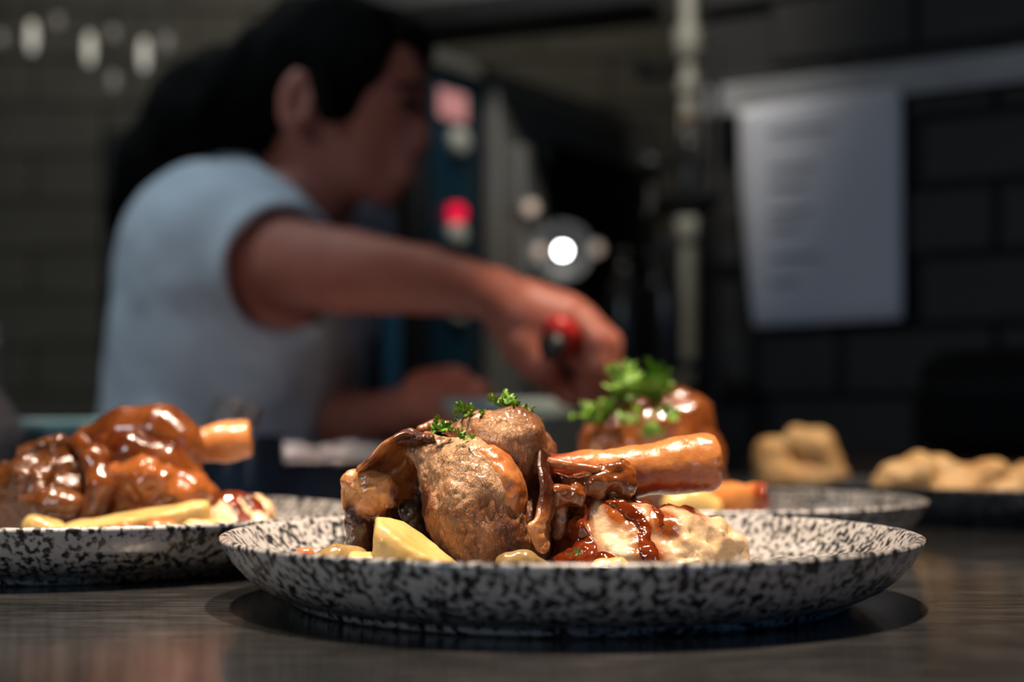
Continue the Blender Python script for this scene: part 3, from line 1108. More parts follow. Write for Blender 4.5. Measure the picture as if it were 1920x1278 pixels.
POOL = [pc((1010, 1068, -0.010, 26), (1070, 1060, -0.016, 30), (1130, 1066, -0.034, 26), (1180, 1072, -0.045, 20)), pc((1045, 1030, 0.0, 34), (1080, 1025, -0.006, 30))]
gp = meatblob('gravy_pool', POOL, 0.0009, M['gravy'], None, 0.004, 0.006, [(80, 0.0022, 3, 221)], None, above_floor())
tag(gp, 'pool of glossy dark gravy between the front shank and its mash', 'gravy', kind='stuff')

# ------------------------------------------------------------------ vegetables on the front plate


def wedge(name, pts, tri, label, mat, group=None, cat='potato', D0=D1, h=0.0007, seed=0, cut=None):
    ch = [pxchain(D0, *pts)]

    def f(X):
        d = chain(X, ch[0], 0.005)
        for p_, r_ in ch[0]:
            z_ = min(p_[2], FLOOR + 0.6 * r_)
            d = smin(d, cone(X, p_, np.array([p_[0], p_[1], z_ - 1e-4]), r_, r_), 0.004)
        for (p, n) in tri:
            n = np.asarray(n, float)
            n = n / np.linalg.norm(n)
            d = smax(d, (X - np.asarray(p)) @ n, 0.0016)
        d = smax(d, FLOOR + 0.0002 - X[:, 2], 0.001)
        return d + 0.0007 * vnoise(X, 90, seed) + 0.0002 * vnoise(X, 400, seed + 1)
    lo, hi = chains_bounds(ch, 0.004)
    lo[2] = min(lo[2], FLOOR - 0.004)
    return tag(blob(name, f, lo, hi, h, M[mat]), label, cat, group)


wedge('potato_wedge', [(735, 1020, -0.030, 56), (770, 1042, -0.032, 52), (835, 1085, -0.034, 40)],
      [(Q1(770, 1000, -0.030), (0.62, -0.25, 1.0)), (Q1(700, 1000, -0.02), (-1, -0.1, 0.08)), (Q1(740, 966, -0.03), (0, 0.25, 1))],
      'large yellow potato wedge leaning on the front of the sharp shank', 'potato', seed=301)
wedge('potato_piece', [(662, 1062, -0.036, 28), (690, 1064, -0.036, 28)], [(Q1(675, 1033, -0.036), (0.05, -0.1, 1)), (Q1(652, 1040, -0.036), (-1, 0, 0.2))],
      'small cut potato piece left of the large front wedge', 'potato', seed=305)
wedge('onion_piece', [(598, 1056, -0.026, 14), (630, 1052, -0.024, 26), (665, 1056, -0.022, 24)], [], 'translucent onion piece beside the knuckle of the sharp shank', 'onion', cat='onion', seed=307)
wedge('onion_slice', [(950, 1062, -0.036, 20), (985, 1058, -0.036, 18), (1015, 1068, -0.034, 14)], [], 'olive brown onion slice under the front shank', 'onion', cat='onion', seed=309)
wedge('potato_slice', [(1125, 1066, -0.044, 16), (1160, 1064, -0.044, 14)], [], 'thin pale potato slice at the gravy edge on the front plate', 'potato', seed=311)
wedge('carrot_piece', [(566, 1044, -0.02, 10), (576, 1040, -0.02, 9)], [], 'tiny orange carrot piece at the left of the front plate', 'carrot', cat='carrot', seed=313)

G = 'parsley on the front shank'
sprig(Q1(893, 783, -0.002), 0.0042, 14, 1, 'parsley sprig on the left shoulder of the sharp shank', group=G, spread=1.1)
sprig(Q1(952, 768, 0.000), 0.0040, 15, 2, 'bright parsley sprig on the very top of the sharp shank', group=G, up=0.8)
sprig(Q1(978, 774, 0.004), 0.0032, 10, 3, 'small parsley sprig just right of the top of the sharp shank', group=G)
sprig(Q1(826, 808, -0.014), 0.0044, 7, 4, 'single parsley leaf lying on the sharp shank above the front muscle', group=G, spread=0.5)
sprig(Q1(866, 824, -0.019), 0.0025, 8, 5, 'tiny parsley bit in the groove between the shank muscles', group=G)
sprig(Q1(1012, 797, 0.008), 0.0026, 5, 6, 'parsley bit peeking out behind the right edge of the sharp shank', group=G, spread=0.5)
sprig(Q1(1074, 1042, -0.036), 0.0024, 5, 8, 'tiny thyme sprig floating in the gravy of the front plate', 0.9, 'thyme', 'thyme_sprig', None, 'thyme')

# ------------------------------------------------------------------ the left shank
D = D2


def p2(*pts):
    return pxchain(D2, *pts)


def ch_lin(v0, v1, base=0.15, amt=0.6):
    return lambda V: {'char_shade': base + amt * np.clip((v0 - topx(V)[1]) / (v0 - v1), 0, 1)}


s2 = thing('lamb_shank', (P(200, 1000, D2)[0], D2, FLOOR), 'glossy gravy-glazed lamb shank on the plate cut by the left picture edge', 'lamb shank')
meatblob('top_muscle', [p2((165, 818, 0.004, 22), (235, 812, 0.002, 46), (300, 812, 0.0, 50), (335, 835, -0.002, 42), (360, 880, -0.004, 20)), p2((250, 840, 0.03, 70), (320, 850, 0.03, 60))],
         0.0010, M['glaze'], s2, 0.008, 0.008, [(40, 0.0012, 2, 401)], ch_lin(870, 780, 0.12, 0.25))
meatblob('middle_muscle', [p2((190, 850, -0.010, 38), (250, 850, -0.014, 40), (310, 868, -0.014, 38), (360, 905, -0.010, 30))],
         0.0010, M['glaze'], s2, 0.008, 0.008, [(45, 0.0014, 2, 411)], ch_lin(900, 830, 0.15, 0.35))
meatblob('front_muscle', [p2((238, 892, -0.022, 40), (285, 905, -0.026, 42), (345, 918, -0.022, 38)), p2((235, 940, -0.016, 40), (330, 950, -0.016, 46))],
         0.0010, M['glaze'], s2, 0.006, 0.008, [(50, 0.0030, 3, 421), (140, 0.0016, 3, 422)], char_const(0.10))
meatblob('skin_strap', [p2((150, 830, -0.010, 20), (180, 860, -0.024, 23), (190, 910, -0.030, 22), (175, 960, -0.030, 22), (165, 990, -0.028, 20))],
         0.0010, M['glaze'], s2, 0.006, 0.006, [(60, 0.0014, 2, 431)], char_const(0.35))
meatblob('side_muscle', [p2((60, 860, -0.006, 40), (50, 910, -0.012, 62), (70, 960, -0.014, 55)), p2((5, 900, -0.004, 40), (10, 960, -0.006, 50)), p2((105, 842, -0.008, 32), (135, 900, -0.008, 40), (140, 960, -0.010, 45)),
                         p2((85, 945, -0.030, 22), (125, 950, -0.032, 16)), p2((150, 930, 0.01, 90), (230, 930, 0.01, 90)), p2((250, 960, 0.0, 60), (340, 960, 0.0, 60))],
         0.0011, M['glaze_dark'], s2, 0.006, 0.006, [(45, 0.0042, 3, 441), (130, 0.0022, 3, 442)], char_const(0.22))
meatblob('end_lobe', [p2((378, 905, -0.008, 16), (390, 930, -0.010, 22), (392, 970, -0.010, 20))], 0.0010, M['glaze'], s2, 0.005, 0.005, [(60, 0.0012, 2, 451)], char_const(0.25))


def bone2_cut(X, d):
    return smax(d, (X - P(472, 825, D2 + 0.02)) @ np.array([0.98, 0.15, 0.12]), 0.003)


meatblob('bone', [p2((340, 840, 0.010, 34), (420, 828, 0.016, 33), (480, 820, 0.020, 36))], 0.0010, M['bone'], s2, 0.006, 0.005, [(50, 0.0008, 2, 461)], char_const(0.1), bone2_cut)

MASH2 = [p2((415, 955, -0.004, 26), (450, 958, -0.004, 30), (485, 962, -0.002, 30)), p2((400, 985, -0.012, 34), (470, 990, -0.012, 34)), p2((484, 938, 0.0, 13), (490, 970, 0.0, 18))]


def mash2_f(X):
    d = None
    for ch in MASH2:
        e = chain(X, ch, 0.004)
        d = e if d is None else smin(d, e, 0.004)
    return smax(d + 0.0026 * vnoise(X, 85, 471) + 0.0012 * vnoise(X, 200, 473), FLOOR + 0.0002 - X[:, 2], 0.001)


tag(blob('mashed_potato', mash2_f, *chains_bounds(MASH2, 0.005), 0.0010, M['mash_plain']), 'small mash heap with gravy stripes on the left plate', 'mashed potato')
STR2 = [p2((425, 925, -0.006, 10), (440, 950, -0.012, 9), (462, 980, -0.020, 8)), p2((455, 930, -0.004, 10), (480, 945, -0.010, 9), (500, 975, -0.012, 9))]


def gravy2_f(X):
    s = smin(chain(X, STR2[0], 0.003), chain(X, STR2[1], 0.003), 0.003)
    return smax(mash2_f(X) - 0.001, s - 0.0012 + 0.001 * vnoise(X, 150, 481), 0.0014)


tag(blob('gravy', gravy2_f, *chains_bounds(STR2, 0.005), 0.0008, M['gravy']), 'gravy stripes over the mash on the left plate', 'gravy', kind='stuff')


def Q2(px, py, dd):
    return P(px, py, D2 + dd)


wedge('potato_wedge', [(150, 1000, -0.050, 30), (230, 985, -0.050, 34), (310, 968, -0.050, 34), (372, 955, -0.048, 20)], [(Q2(250, 962, -0.05), (-0.16, -0.2, 1.0))],
      'long yellow potato wedge lying along the front of the left shank', 'potato', D0=D2, h=0.001, seed=501)
wedge('potato_piece', [(66, 985, -0.052, 20), (95, 995, -0.052, 22), (120, 1008, -0.052, 18)], [(Q2(80, 966, -0.052), (0.35, -0.2, 1))],
      'short potato piece at the left end of the left plate', 'potato', D0=D2, h=0.001, seed=505)
wedge('potato_piece', [(360, 995, -0.052, 20), (420, 992, -0.050, 20)], [], 'flat potato piece in front of the mash on the left plate', 'potato', D0=D2, h=0.001, seed=507)
wedge('carrot_piece', [(290, 990, -0.066, 14), (318, 990, -0.066, 13)], [], 'larger orange carrot piece in front of the long left wedge', 'carrot', cat='carrot', D0=D2, h=0.0009, seed=509)
wedge('carrot_piece', [(226, 994, -0.068, 8), (236, 992, -0.068, 8)], [], 'small dark red carrot bit on the left plate', 'carrot', cat='carrot', D0=D2, h=0.0009, seed=511)

# ------------------------------------------------------------------ the third plate: glazed roast under parsley
def p3(*pts):
    return pxchain(D3, *pts)


s3 = thing('lamb_shank', (P(1215, 950, D3)[0], D3, FLOOR), 'dome-shaped glazed roast shank under a heap of parsley, on the rear plate', 'lamb shank')
meatblob('roast_meat', [p3((1130, 842, -0.006, 46), (1165, 825, -0.002, 56), (1220, 812, 0.0, 64), (1270, 802, 0.004, 68), (1298, 842, 0.0, 60)), p3((1120, 900, 0.0, 50), (1290, 900, 0.0, 66))],
         0.0011, M['glaze'], s3, 0.010, 0.010, [(38, 0.0030, 3, 601), (120, 0.0015, 3, 602)], char_const(0.25))


def hollow(X, d):
    e = P(1438, 930, D3 - 0.055)
    ax = np.array([0.96, -0.28, 0.0])
    d = smax(d, (X - e) @ ax, 0.002)
    inner = chain(X, p3((1405, 932, -0.046, 14), (1460, 932, -0.064, 16)), 0.002)
    return smax(d, -inner, 0.002)


meatblob('bone', [p3((1225, 912, 0.000, 22), (1290, 925, -0.020, 22), (1370, 932, -0.036, 24), (1420, 932, -0.050, 25), (1450, 932, -0.060, 26))], 0.0009, M['bone'], s3, 0.004, 0.004, [(60, 0.0008, 2, 611)],
         lambda V: {'char_shade': 0.05 + 0.8 * np.clip((topx(V)[0] - 1405) / 15, 0, 1)}, hollow)
wedge('potato_wedge', [(1265, 945, -0.046, 22), (1300, 940, -0.044, 26), (1335, 950, -0.044, 18)], [], 'pale potato wedge under the bone end on the rear plate', 'potato', D0=D3, h=0.001, seed=621)

G = 'parsley on the rear roast'


def Q3(px, py, dd):
    return P(px, py, D3 + dd)


sprig(Q3(1200, 752, -0.006), 0.0110, 34, 21, 'largest parsley bunch on top of the rear roast', group=G, spread=1.0, up=0.7)
sprig(Q3(1125, 785, -0.012), 0.0085, 20, 22, 'parsley bunch hanging over the left side of the rear roast', group=G, spread=0.9)
sprig(Q3(1250, 785, -0.034), 0.0062, 8, 23, 'dark parsley leaf on the right front of the rear roast', group=G, spread=0.6)
sprig(Q3(1222, 815, -0.048), 0.0062, 7, 24, 'lowest parsley leaf on the front of the rear roast', group=G, spread=0.6)
sprig(Q3(1180, 790, -0.036), 0.0062, 7, 25, 'parsley leaf just below the large bunch on the rear roast', group=G, spread=0.7)
sprig(Q3(1240, 730, -0.002), 0.0075, 10, 26, 'highest parsley tip at the right of the large rear bunch', group=G, spread=0.6)

# ------------------------------------------------------------------ plain mash heaps waiting on the right
def heap(chs, label, seed):
    def f(X):
        d = None
        for ch in chs:
            e = chain(X, ch, 0.006) if len(ch) > 1 else np.linalg.norm(X - ch[0][0], axis=1) - ch[0][1]
            d = e if d is None else smin(d, e, 0.005)
        return smax(d + 0.003 * vnoise(X, 60, seed) + 0.0015 * vnoise(X, 150, seed + 1), FLOOR + 0.0002 - X[:, 2], 0.001)
    return tag(blob('mashed_potato', f, *chains_bounds(chs, 0.008), 0.0016, M['mash_golden']), label, 'mashed potato')


def p4(*pts):
    return pxchain(D4, *pts)


def p5(*pts):
    return pxchain(D5, *pts)


heap([p4((1658, 910, 0.0, 24), (1680, 900, 0.0, 34), (1720, 890, 0.0, 40)), p4((1760, 888, 0.01, 36), (1800, 898, 0.01, 34)), p4((1845, 895, 0.0, 34), (1862, 890, 0.0, 28)), p4((1880, 915, 0.0, 28), (1935, 905, 0.0, 38), (1990, 905, 0.0, 40)),
      p4((1668, 936, 0, 34), (1760, 936, 0, 44), (1880, 936, 0, 40), (2000, 936, 0, 40))], 'wide low golden mash heap on the dark right plate', 701)
heap([p5((1445, 850, 0, 30), (1450, 880, 0, 34)), p5((1498, 832, 0, 34), (1525, 838, 0, 34), (1545, 865, 0, 32)), p5((1450, 895, 0, 34), (1550, 895, 0, 36))], 'pointed mash mound farthest back on the small dark plate', 711)

# ------------------------------------------------------------------ the cook
DW = 1.50


def W(px, py, D):
    return P(px, py, D)


def wr_(px, py, D, r):
    return (P(px, py, D), r)


def torso_f(X):
    d = ell(X, W(440, 730, 1.58), (0.126, 0.155, 0.17))
    d = smin(d, ell(X, W(452, 560, 1.57), (0.112, 0.150, 0.145), 0.18), 0.06)
    d = smin(d, ell(X, W(418, 480, 1.57), (0.085, 0.140, 0.085), -0.3), 0.04)
    d = smin(d, chain(X, [wr_(468, 455, 1.455, 0.052), wr_(500, 430, 1.56, 0.050), wr_(632, 436, 1.68, 0.052)], 0.02), 0.05)
    d = smin(d, ell(X, W(555, 600, 1.50), (0.060, 0.060, 0.055)), 0.04)
    d = smin(d, ell(X, W(555, 600, 1.63), (0.060, 0.060, 0.055)), 0.04)
    d = smin(d, ell(X, W(420, 950, 1.60), (0.130, 0.165, 0.13)), 0.06)
    return d


ARM_R = [wr_(490, 478, 1.455, 0.044), wr_(560, 498, 1.385, 0.043), wr_(660, 510, 1.30, 0.038), wr_(730, 518, 1.245, 0.032), wr_(800, 525, 1.195, 0.0285), wr_(870, 538, 1.145, 0.023), wr_(925, 552, 1.105, 0.0200)]
ARM_L = [wr_(628, 462, 1.69, 0.044), wr_(585, 640, 1.67, 0.038), wr_(600, 780, 1.60, 0.034), wr_(690, 792, 1.46, 0.029), wr_(770, 768, 1.36, 0.022)]
HAND_R = [
    [wr_(925, 552, 1.105, 0.020), wr_(985, 590, 1.075, 0.026), wr_(1050, 612, 1.075, 0.027)],                       # back of the hand
    [wr_(950, 585, 1.095, 0.019), wr_(985, 640, 1.070, 0.020), wr_(1010, 680, 1.065, 0.016)],                       # heel of the hand
    [wr_(1080, 600, 1.035, 0.0095), wr_(1118, 640, 1.030, 0.0092), wr_(1120, 682, 1.032, 0.0088), wr_(1082, 676, 1.036, 0.0082)],      # little finger
    [wr_(1092, 596, 1.055, 0.0102), wr_(1134, 645, 1.050, 0.0098), wr_(1136, 702, 1.052, 0.0092), wr_(1096, 710, 1.054, 0.0085)],      # ring finger
    [wr_(1092, 590, 1.077, 0.0102), wr_(1142, 642, 1.074, 0.0098), wr_(1144, 717, 1.074, 0.0092), wr_(1105, 736, 1.074, 0.0085)],      # middle finger
    [wr_(1084, 590, 1.098, 0.0102), wr_(1134, 645, 1.098, 0.0098), wr_(1132, 722, 1.096, 0.0092), wr_(1112, 756, 1.094, 0.0085)],      # index finger
    [wr_(980, 640, 1.085, 0.0150), wr_(1025, 700, 1.090, 0.0120), wr_(1068, 742, 1.090, 0.0095)],                   # thumb
]
HAND_L = [
    [wr_(770, 768, 1.36, 0.022), wr_(805, 745, 1.33, 0.026), wr_(845, 738, 1.31, 0.026)],
    [wr_(850, 738, 1.285, 0.0105), wr_(890, 748, 1.275, 0.0100), wr_(908, 768, 1.272, 0.0085)],
    [wr_(855, 730, 1.305, 0.0110), wr_(898, 738, 1.297, 0.0105), wr_(916, 762, 1.294, 0.0085)],
    [wr_(855, 726, 1.327, 0.0110), wr_(900, 734, 1.320, 0.0105), wr_(918, 760, 1.317, 0.0085)],
    [wr_(850, 724, 1.348, 0.0105), wr_(890, 732, 1.342, 0.0100), wr_(906, 756, 1.340, 0.0085)],
    [wr_(805, 765, 1.320, 0.0140), wr_(845, 782, 1.300, 0.0110), wr_(880, 778, 1.290, 0.0090)],
]
NECK = [wr_(612, 300, 1.52, 0.050), wr_(560, 385, 1.54, 0.052), wr_(520, 450, 1.56, 0.065)]


def head_f(X):
    a = 0.26                                       # head bowed, face turned a little to the camera
    d = ell(X, W(632, 160, 1.51), (0.084, 0.072, 0.082), -0.2)
    d = smin(d, chain(X, [wr_(740, 120, 1.49, 0.026), wr_(752, 160, 1.485, 0.026)], 0.01), 0.03)
    d = smin(d, chain(X, [wr_(700, 215, 1.50, 0.050), wr_(686, 295, 1.50, 0.040)], 0.01), 0.03)
    d = smin(d, chain(X, [wr_(690, 325, 1.50, 0.030), wr_(722, 352, 1.492, 0.019)], 0.01), 0.02)
    d = smin(d, chain(X, [wr_(772, 192, 1.484, 0.008), wr_(792, 250, 1.480, 0.0095), wr_(786, 266, 1.480, 0.0105)], 0.004), 0.012)
    d = smin(d, chain(X, [wr_(752, 270, 1.484, 0.016), wr_(756, 325, 1.486, 0.014)], 0.006), 0.014)
    d = smin(d, chain(X, [wr_(764, 306, 1.478, 0.0065), wr_(762, 308, 1.494, 0.0065)], 0.003), 0.006)
    d = smin(d, chain(X, [wr_(758, 326, 1.478, 0.0065), wr_(756, 328, 1.494, 0.0065)], 0.003), 0.006)
    d = smin(d, chain(X, [wr_(770, 165, 1.460, 0.008), wr_(778, 160, 1.484, 0.008), wr_(770, 165, 1.508, 0.008)], 0.003), 0.008)
    for dy in (-0.030, 0.030):
        d = smax(d, -(np.linalg.norm(X - W(774, 196, 1.485 + dy), axis=1) - 0.010), 0.006)
    # ear
    e = ell(X, W(556, 190, 1.432), (0.019, 0.007, 0.034), -0.15)
    e = smax(e, -ell(X, W(560, 185, 1.424), (0.010, 0.007, 0.020), -0.15), 0.004)
    return smin(d, e, 0.005)


LEGS = [[wr_(420, 1000, 1.52, 0.09), (np.array([-0.28, 1.545, -0.48]), 0.06), (np.array([-0.30, 1.555, -0.86]), 0.038), (np.array([-0.20, 1.545, -0.885]), 0.030)],
        [wr_(420, 1000, 1.66, 0.09), (np.array([-0.28, 1.69, -0.48]), 0.06), (np.array([-0.30, 1.69, -0.86]), 0.038), (np.array([-0.20, 1.70, -0.885]), 0.030)]]


def body_f(X):
    d = smin(torso_f(X), head_f(X), 0.02)
    d = smin(d, chain(X, NECK, 0.02), 0.02)
    for ch in (ARM_R, ARM_L):
        d = smin(d, chain(X, ch, 0.003), 0.02)
    for H in (HAND_R, HAND_L):
        hd = None
        for ch in H:
            e = chain(X, ch, 0.004)
            hd = e if hd is None else smin(hd, e, 0.0015)
        d = smin(d, hd, 0.008)
    for ch in LEGS:
        d = smin(d, chain(X, ch, 0.02), 0.02)
    return d


cook = thing('person', (-0.30, 1.57, ZF), 'person in a white short-sleeved shirt with dark tied hair, reaching over the counter', 'person')
blob('body', body_f, (-0.52, 0.98, ZF - 0.01), (0.12, 1.86, 0.56), 0.004, M['skin'], cook)


def sleeve(X, arm, t_end):
    """loose short sleeve hanging open below the arm"""
    a = arm[0][0]
    b = arm[1][0]
    ax = (b - a) / np.linalg.norm(b - a)
    dn = np.array([0, 0, -0.014])
    t = (X - a) @ ax
    d = cone(X, a - ax * 0.04, b + ax * 0.03 + dn, 0.058, 0.078)
    inner = cone(X, a - ax * 0.005 + dn * 0.4, b + ax * 0.04 + dn, 0.052, 0.072)
    d = smax(d, t - t_end, 0.004)
    return d, np.maximum(inner, 0.028 - t)


def shirt_f(X):
    d = torso_f(X) - 0.009
    for arm, te in ((ARM_R, 0.060), (ARM_L, 0.10)):
        o_, i_ = sleeve(X, arm, te)
        d = smax(smin(d, o_, 0.02), -i_, 0.004)
    d = d + 0.006 * vnoise(X, 14, 801) * np.clip((0.25 - X[:, 2]) * 6, 0, 1) + 0.003 * vnoise(X, 30, 803)
    d = smax(d, -(chain(X, NECK, 0.02) - 0.010), 0.006)
    return smax(d, -0.10 - X[:, 2], 0.01)


blob('shirt', shirt_f, (-0.54, 1.33, -0.12), (0.02, 1.86, 0.36), 0.005, M['shirt'], cook)


def trousers_f(X):
    d = torso_f(X) - 0.004
    for ch in LEGS:
        d = smin(d, chain(X, [(p, r + 0.012) for p, r in ch[:3]], 0.02), 0.03)
    d = smax(d, X[:, 2] + 0.085, 0.01)
    return smax(d, ZF + 0.05 - X[:, 2], 0.01)


blob('trousers', trousers_f, (-0.54, 1.33, ZF), (0.06, 1.86, -0.06), 0.008, M['trousers'], cook)

HAIR_C = [[wr_(500, 150, 1.52, 0.050), wr_(440, 195, 1.53, 0.058), wr_(390, 240, 1.54, 0.066), wr_(340, 330, 1.55, 0.066), wr_(300, 400, 1.56, 0.050), wr_(255, 500, 1.58, 0.022)]]


def hair_f(X):
    d = ell(X, W(628, 142, 1.51), (0.094, 0.086, 0.086), -0.2)
    # keep the face and the ear free
    face = (X - W(728, 150, 1.5)) @ (np.array([0.86, -0.05, -0.50]) / 1.0)
    d = smax(d, face - 0.004, 0.012)
    d = smax(d, -(ell(X, W(572, 225, 1.432), (0.032, 0.03, 0.050), -0.15)), 0.008)
    d = smin(d, chain(X, [wr_(700, 70, 1.50, 0.030), wr_(770, 75, 1.49, 0.018), wr_(796, 105, 1.49, 0.010)], 0.01), 0.02)
    d = smin(d, chain(X, [wr_(600, 150, 1.435, 0.012), wr_(612, 215, 1.430, 0.009)], 0.005), 0.01)
    d = smin(d, chain(X, HAIR_C[0], 0.02), 0.03)
    return d + 0.005 * vnoise(X * np.array([1, 1, 0.5]), 45, 811) + 0.003 * vnoise(X * np.array([1, 1, 0.3]), 120, 813)


blob('hair', hair_f, (-0.56, 1.38, 0.15), (-0.05, 1.68, 0.56), 0.005, M['hair'], cook)
for dy in (-0.030, 0.030):
    ey = W(768, 196, 1.485 + dy)
    blob('eye', lambda X: np.linalg.norm(X - ey, axis=1) - 0.0085, ey - 0.012, ey + 0.012, 0.002, M['eye'], cook)
    eb = [(ey + np.array([-0.012, dy * 0.35, 0.016]), 0.003), (ey + np.array([0.004, 0, 0.020]), 0.0042), (ey + np.array([0.010, -dy * 0.35, 0.017]), 0.003)]
    meatblob('eyebrow', [eb], 0.0018, M['hair'], cook, 0.003, 0.003)

# tool with a red handle held in the fist
tl = thing('serving_tool', P(1050, 720, 1.06), 'red-handled kitchen tool gripped in the reaching fist', 'utensil')
a, b = P(1043, 612, 1.005), P(1092, 690, 1.135)
pts = [a + (b - a) * t for t in np.linspace(0, 0.55, 12)]
link('handle', tube_mesh('handle', pts, [0.006, 0.0105, 0.0125, 0.013, 0.0125, 0.012, 0.012, 0.012, 0.011, 0.010, 0.009, 0.008], 18), M['red'], tl)
q = a + (b - a) * 0.50
link('blade', tube_mesh('blade', [q, q + (b - a) * 0.3, q + (b - a) * 0.6 + np.array([0, 0, -0.01])], [0.005, 0.004, 0.002], 10), M['steel'], tl)
link('hanging_cap', tube_mesh('hanging_cap', [a + np.array([-0.004, -0.003, -0.012]), a + np.array([-0.002, 0.004, -0.014])], [0.0085, 0.010], 14), M['black'], tl)

# ------------------------------------------------------------------ things at the back of the counter
tr = thing('steel_tray', (P(570, 900, 1.20)[0], 1.22, 0), 'low steel tray with painted blue reflection and a crumpled shiny foil lid behind the plates', 'tray')
TB = np.array([[0.985, 0.17, 0], [-0.17, 0.985, 0], [0, 0, 1.0]])
tc = np.array([P(570, 900, 1.20)[0], 1.22, 0.0])
box('tray_body', (0.21, 0.15, 0.036), tc + np.array([0, 0, 0.0185]), M['blue_reflect'], tr, 0.006, TB)
box('tray_rim', (0.222, 0.165, 0.005), tc + np.array([0, 0, 0.039]), M['foil'], tr, 0.002, TB)


def foil_f(X):
    Y = (X - tc) @ TB.T
    d = np.maximum(np.abs(Y[:, 0]) - 0.105, np.abs(Y[:, 1]) - 0.075)
    top = X[:, 2] - (0.047 + 0.006 * vnoise(X, 38, 821) + 0.004 * vnoise(X, 90, 823))
    return smax(smax(d, top, 0.004), 0.0395 - X[:, 2], 0.002)


blob('foil_lid', foil_f, tc + np.array([-0.18, -0.13, 0.03]), tc + np.array([0.18, 0.13, 0.07]), 0.0022, M['foil'], tr)


def crumple(px, py, D, r, label, seed, squash=0.75):
    c = P(px, py, D)
    c[2] = r * squash * 0.9 + 0.0005 if c[2] < r else c[2]

    def f(X):
        return ell(X, c, (r, r, r * squash)) + r * 0.28 * vnoise(X, 1.3 / r, seed) + r * 0.12 * vnoise(X, 3.2 / r, seed + 1)
    o = blob('foil_ball', f, c - r * 1.5, c + r * 1.5, r / 14, M['foil'])
    return tag(o, label, 'foil', 'crumpled foil on the counter')


fb = crumple(436, 775, 1.05, 0.020, 'crumpled clear wrap above the bone of the left shank', 831)
fb.name = 'foil_ball'
hold = thing('steel_pot', P(436, 930, 1.05) * np.array([1, 1, 0]), 'small steel pot carrying crumpled wrap, behind the left shank bone', 'pot')
zt = float(fb.location.z)
link('pot_body', revolve('pot_body', [(0.0, 0.001), (0.034, 0.001), (0.037, 0.004), (0.037, zt - 0.001), (0.039, zt), (0.034, zt), (0.034, 0.005), (0.0, 0.005)], 40, False), M['blue_reflect'], hold, base=(0, 0, 0)).location = (0, 0, 0)
fb.location.z = zt - 0.002

# pepper mill of clear glass at the far left, teal lid and tin beside it
gl = thing('glass_bottle', P(-38, 830, 1.08) * np.array([1, 1, 0]), 'sparkling clear glass bottle at the very left picture edge', 'bottle')
link('bottle_body', revolve('bottle_body', [(0.0, 0.001), (0.030, 0.001), (0.034, 0.004), (0.034, 0.055), (0.030, 0.070), (0.018, 0.090), (0.013, 0.105), (0.013, 0.128), (0.0105, 0.128), (0.0105, 0.104), (0.015, 0.088), (0.027, 0.068), (0.031, 0.054), (0.031, 0.006), (0, 0.005)], 40, False),
     M['clear'], gl, base=(0, 0, 0)).location = (0, 0, 0)
link('stopper', revolve('stopper', [(0, 0.129), (0.014, 0.129), (0.015, 0.134), (0.012, 0.146), (0, 0.149)], 24, False), M['steel'], gl, base=(0, 0, 0)).location = (0, 0, 0)
tt = thing('teal_tub', P(90, 900, 1.15) * np.array([1, 1, 0]), 'low pale teal lidded tub behind the left shank', 'tub')
link('tub_body', revolve('tub_body', [(0, 0.001), (0.034, 0.001), (0.040, 0.055), (0.038, 0.055), (0.033, 0.004), (0, 0.004)], 40, False), M['grey_tub'], tt, base=(0, 0, 0)).location = (0, 0, 0)
link('tub_lid', revolve('tub_lid', [(0, 0.0625), (0.020, 0.064), (0.043, 0.0725), (0.045, 0.070), (0.0435, 0.0555), (0, 0.0555)], 40, False), M['teal'], tt, base=(0, 0, 0)).location = (0, 0, 0)

# steel dish in front of the cook's other hand
sd = thing('footed_dish', P(958, 850, 1.19) * np.array([1, 1, 0]), 'shallow pale grey-green footed dish beside the darker rear hand', 'dish')
link('dish_bowl', revolve('dish_bowl', [(0, 0.0505), (0.030, 0.0505), (0.042, 0.066), (0.058, 0.088), (0.056, 0.089), (0.040, 0.068), (0.029, 0.053), (0, 0.053)], 48, False), M['dish_teal'], sd, base=(0, 0, 0)).location = (0, 0, 0)
link('dish_foot', revolve('dish_foot', [(0, 0.0005), (0.030, 0.0005), (0.028, 0.004), (0.012, 0.010), (0.010, 0.050), (0, 0.050)], 32, False), M['steel_dim'], sd, base=(0, 0, 0)).location = (0, 0, 0)

# black rounded appliance on the worktop
M['matte_black'] = simple('matte black casing', (0.005, 0.005, 0.0055), (0.004, 0.004, 0.0045), 30, 0.75, spec=0.2)
ap = thing('kitchen_appliance', P(1880, 858, 1.60) * np.array([1, 1, 0]) + np.array([0, 0, 0.029]), 'black rounded kitchen appliance on the wooden worktop at the right edge', 'appliance')
ac = np.array([P(1885, 0, 1.62)[0], 1.62, 0.0293 + 0.062])
box('appliance_body', (0.17, 0.14, 0.122), ac, M['matte_black'], ap, 0.030, WBAS, 5)
box('appliance_seam', (0.172, 0.142, 0.003), ac + np.array([0, 0, 0.02]), M['black'], ap, 0.001, WBAS)

# ------------------------------------------------------------------ ticket rail and sheet of paper on the black wall
rl = thing('ticket_rail', wall_pt(0.24, 0.03, 0.505), 'grey metal ticket rail running along the black brick wall', 'rail')
box('rail_bar', (0.72, 0.018, 0.034), wall_pt(0.372, 0.024, 0.518), M['rail'], rl, 0.003, WBAS)
box('rail_lip', (0.72, 0.010, 0.012), wall_pt(0.372, 0.037, 0.497), M['rail'], rl, 0.002, WBAS)
for t in (0.03, 0.66):
    box('bracket', (0.02, 0.014, 0.05), wall_pt(t, 0.0075 + 0.0075, 0.515), M['black'], rl, 0.002, WBAS)


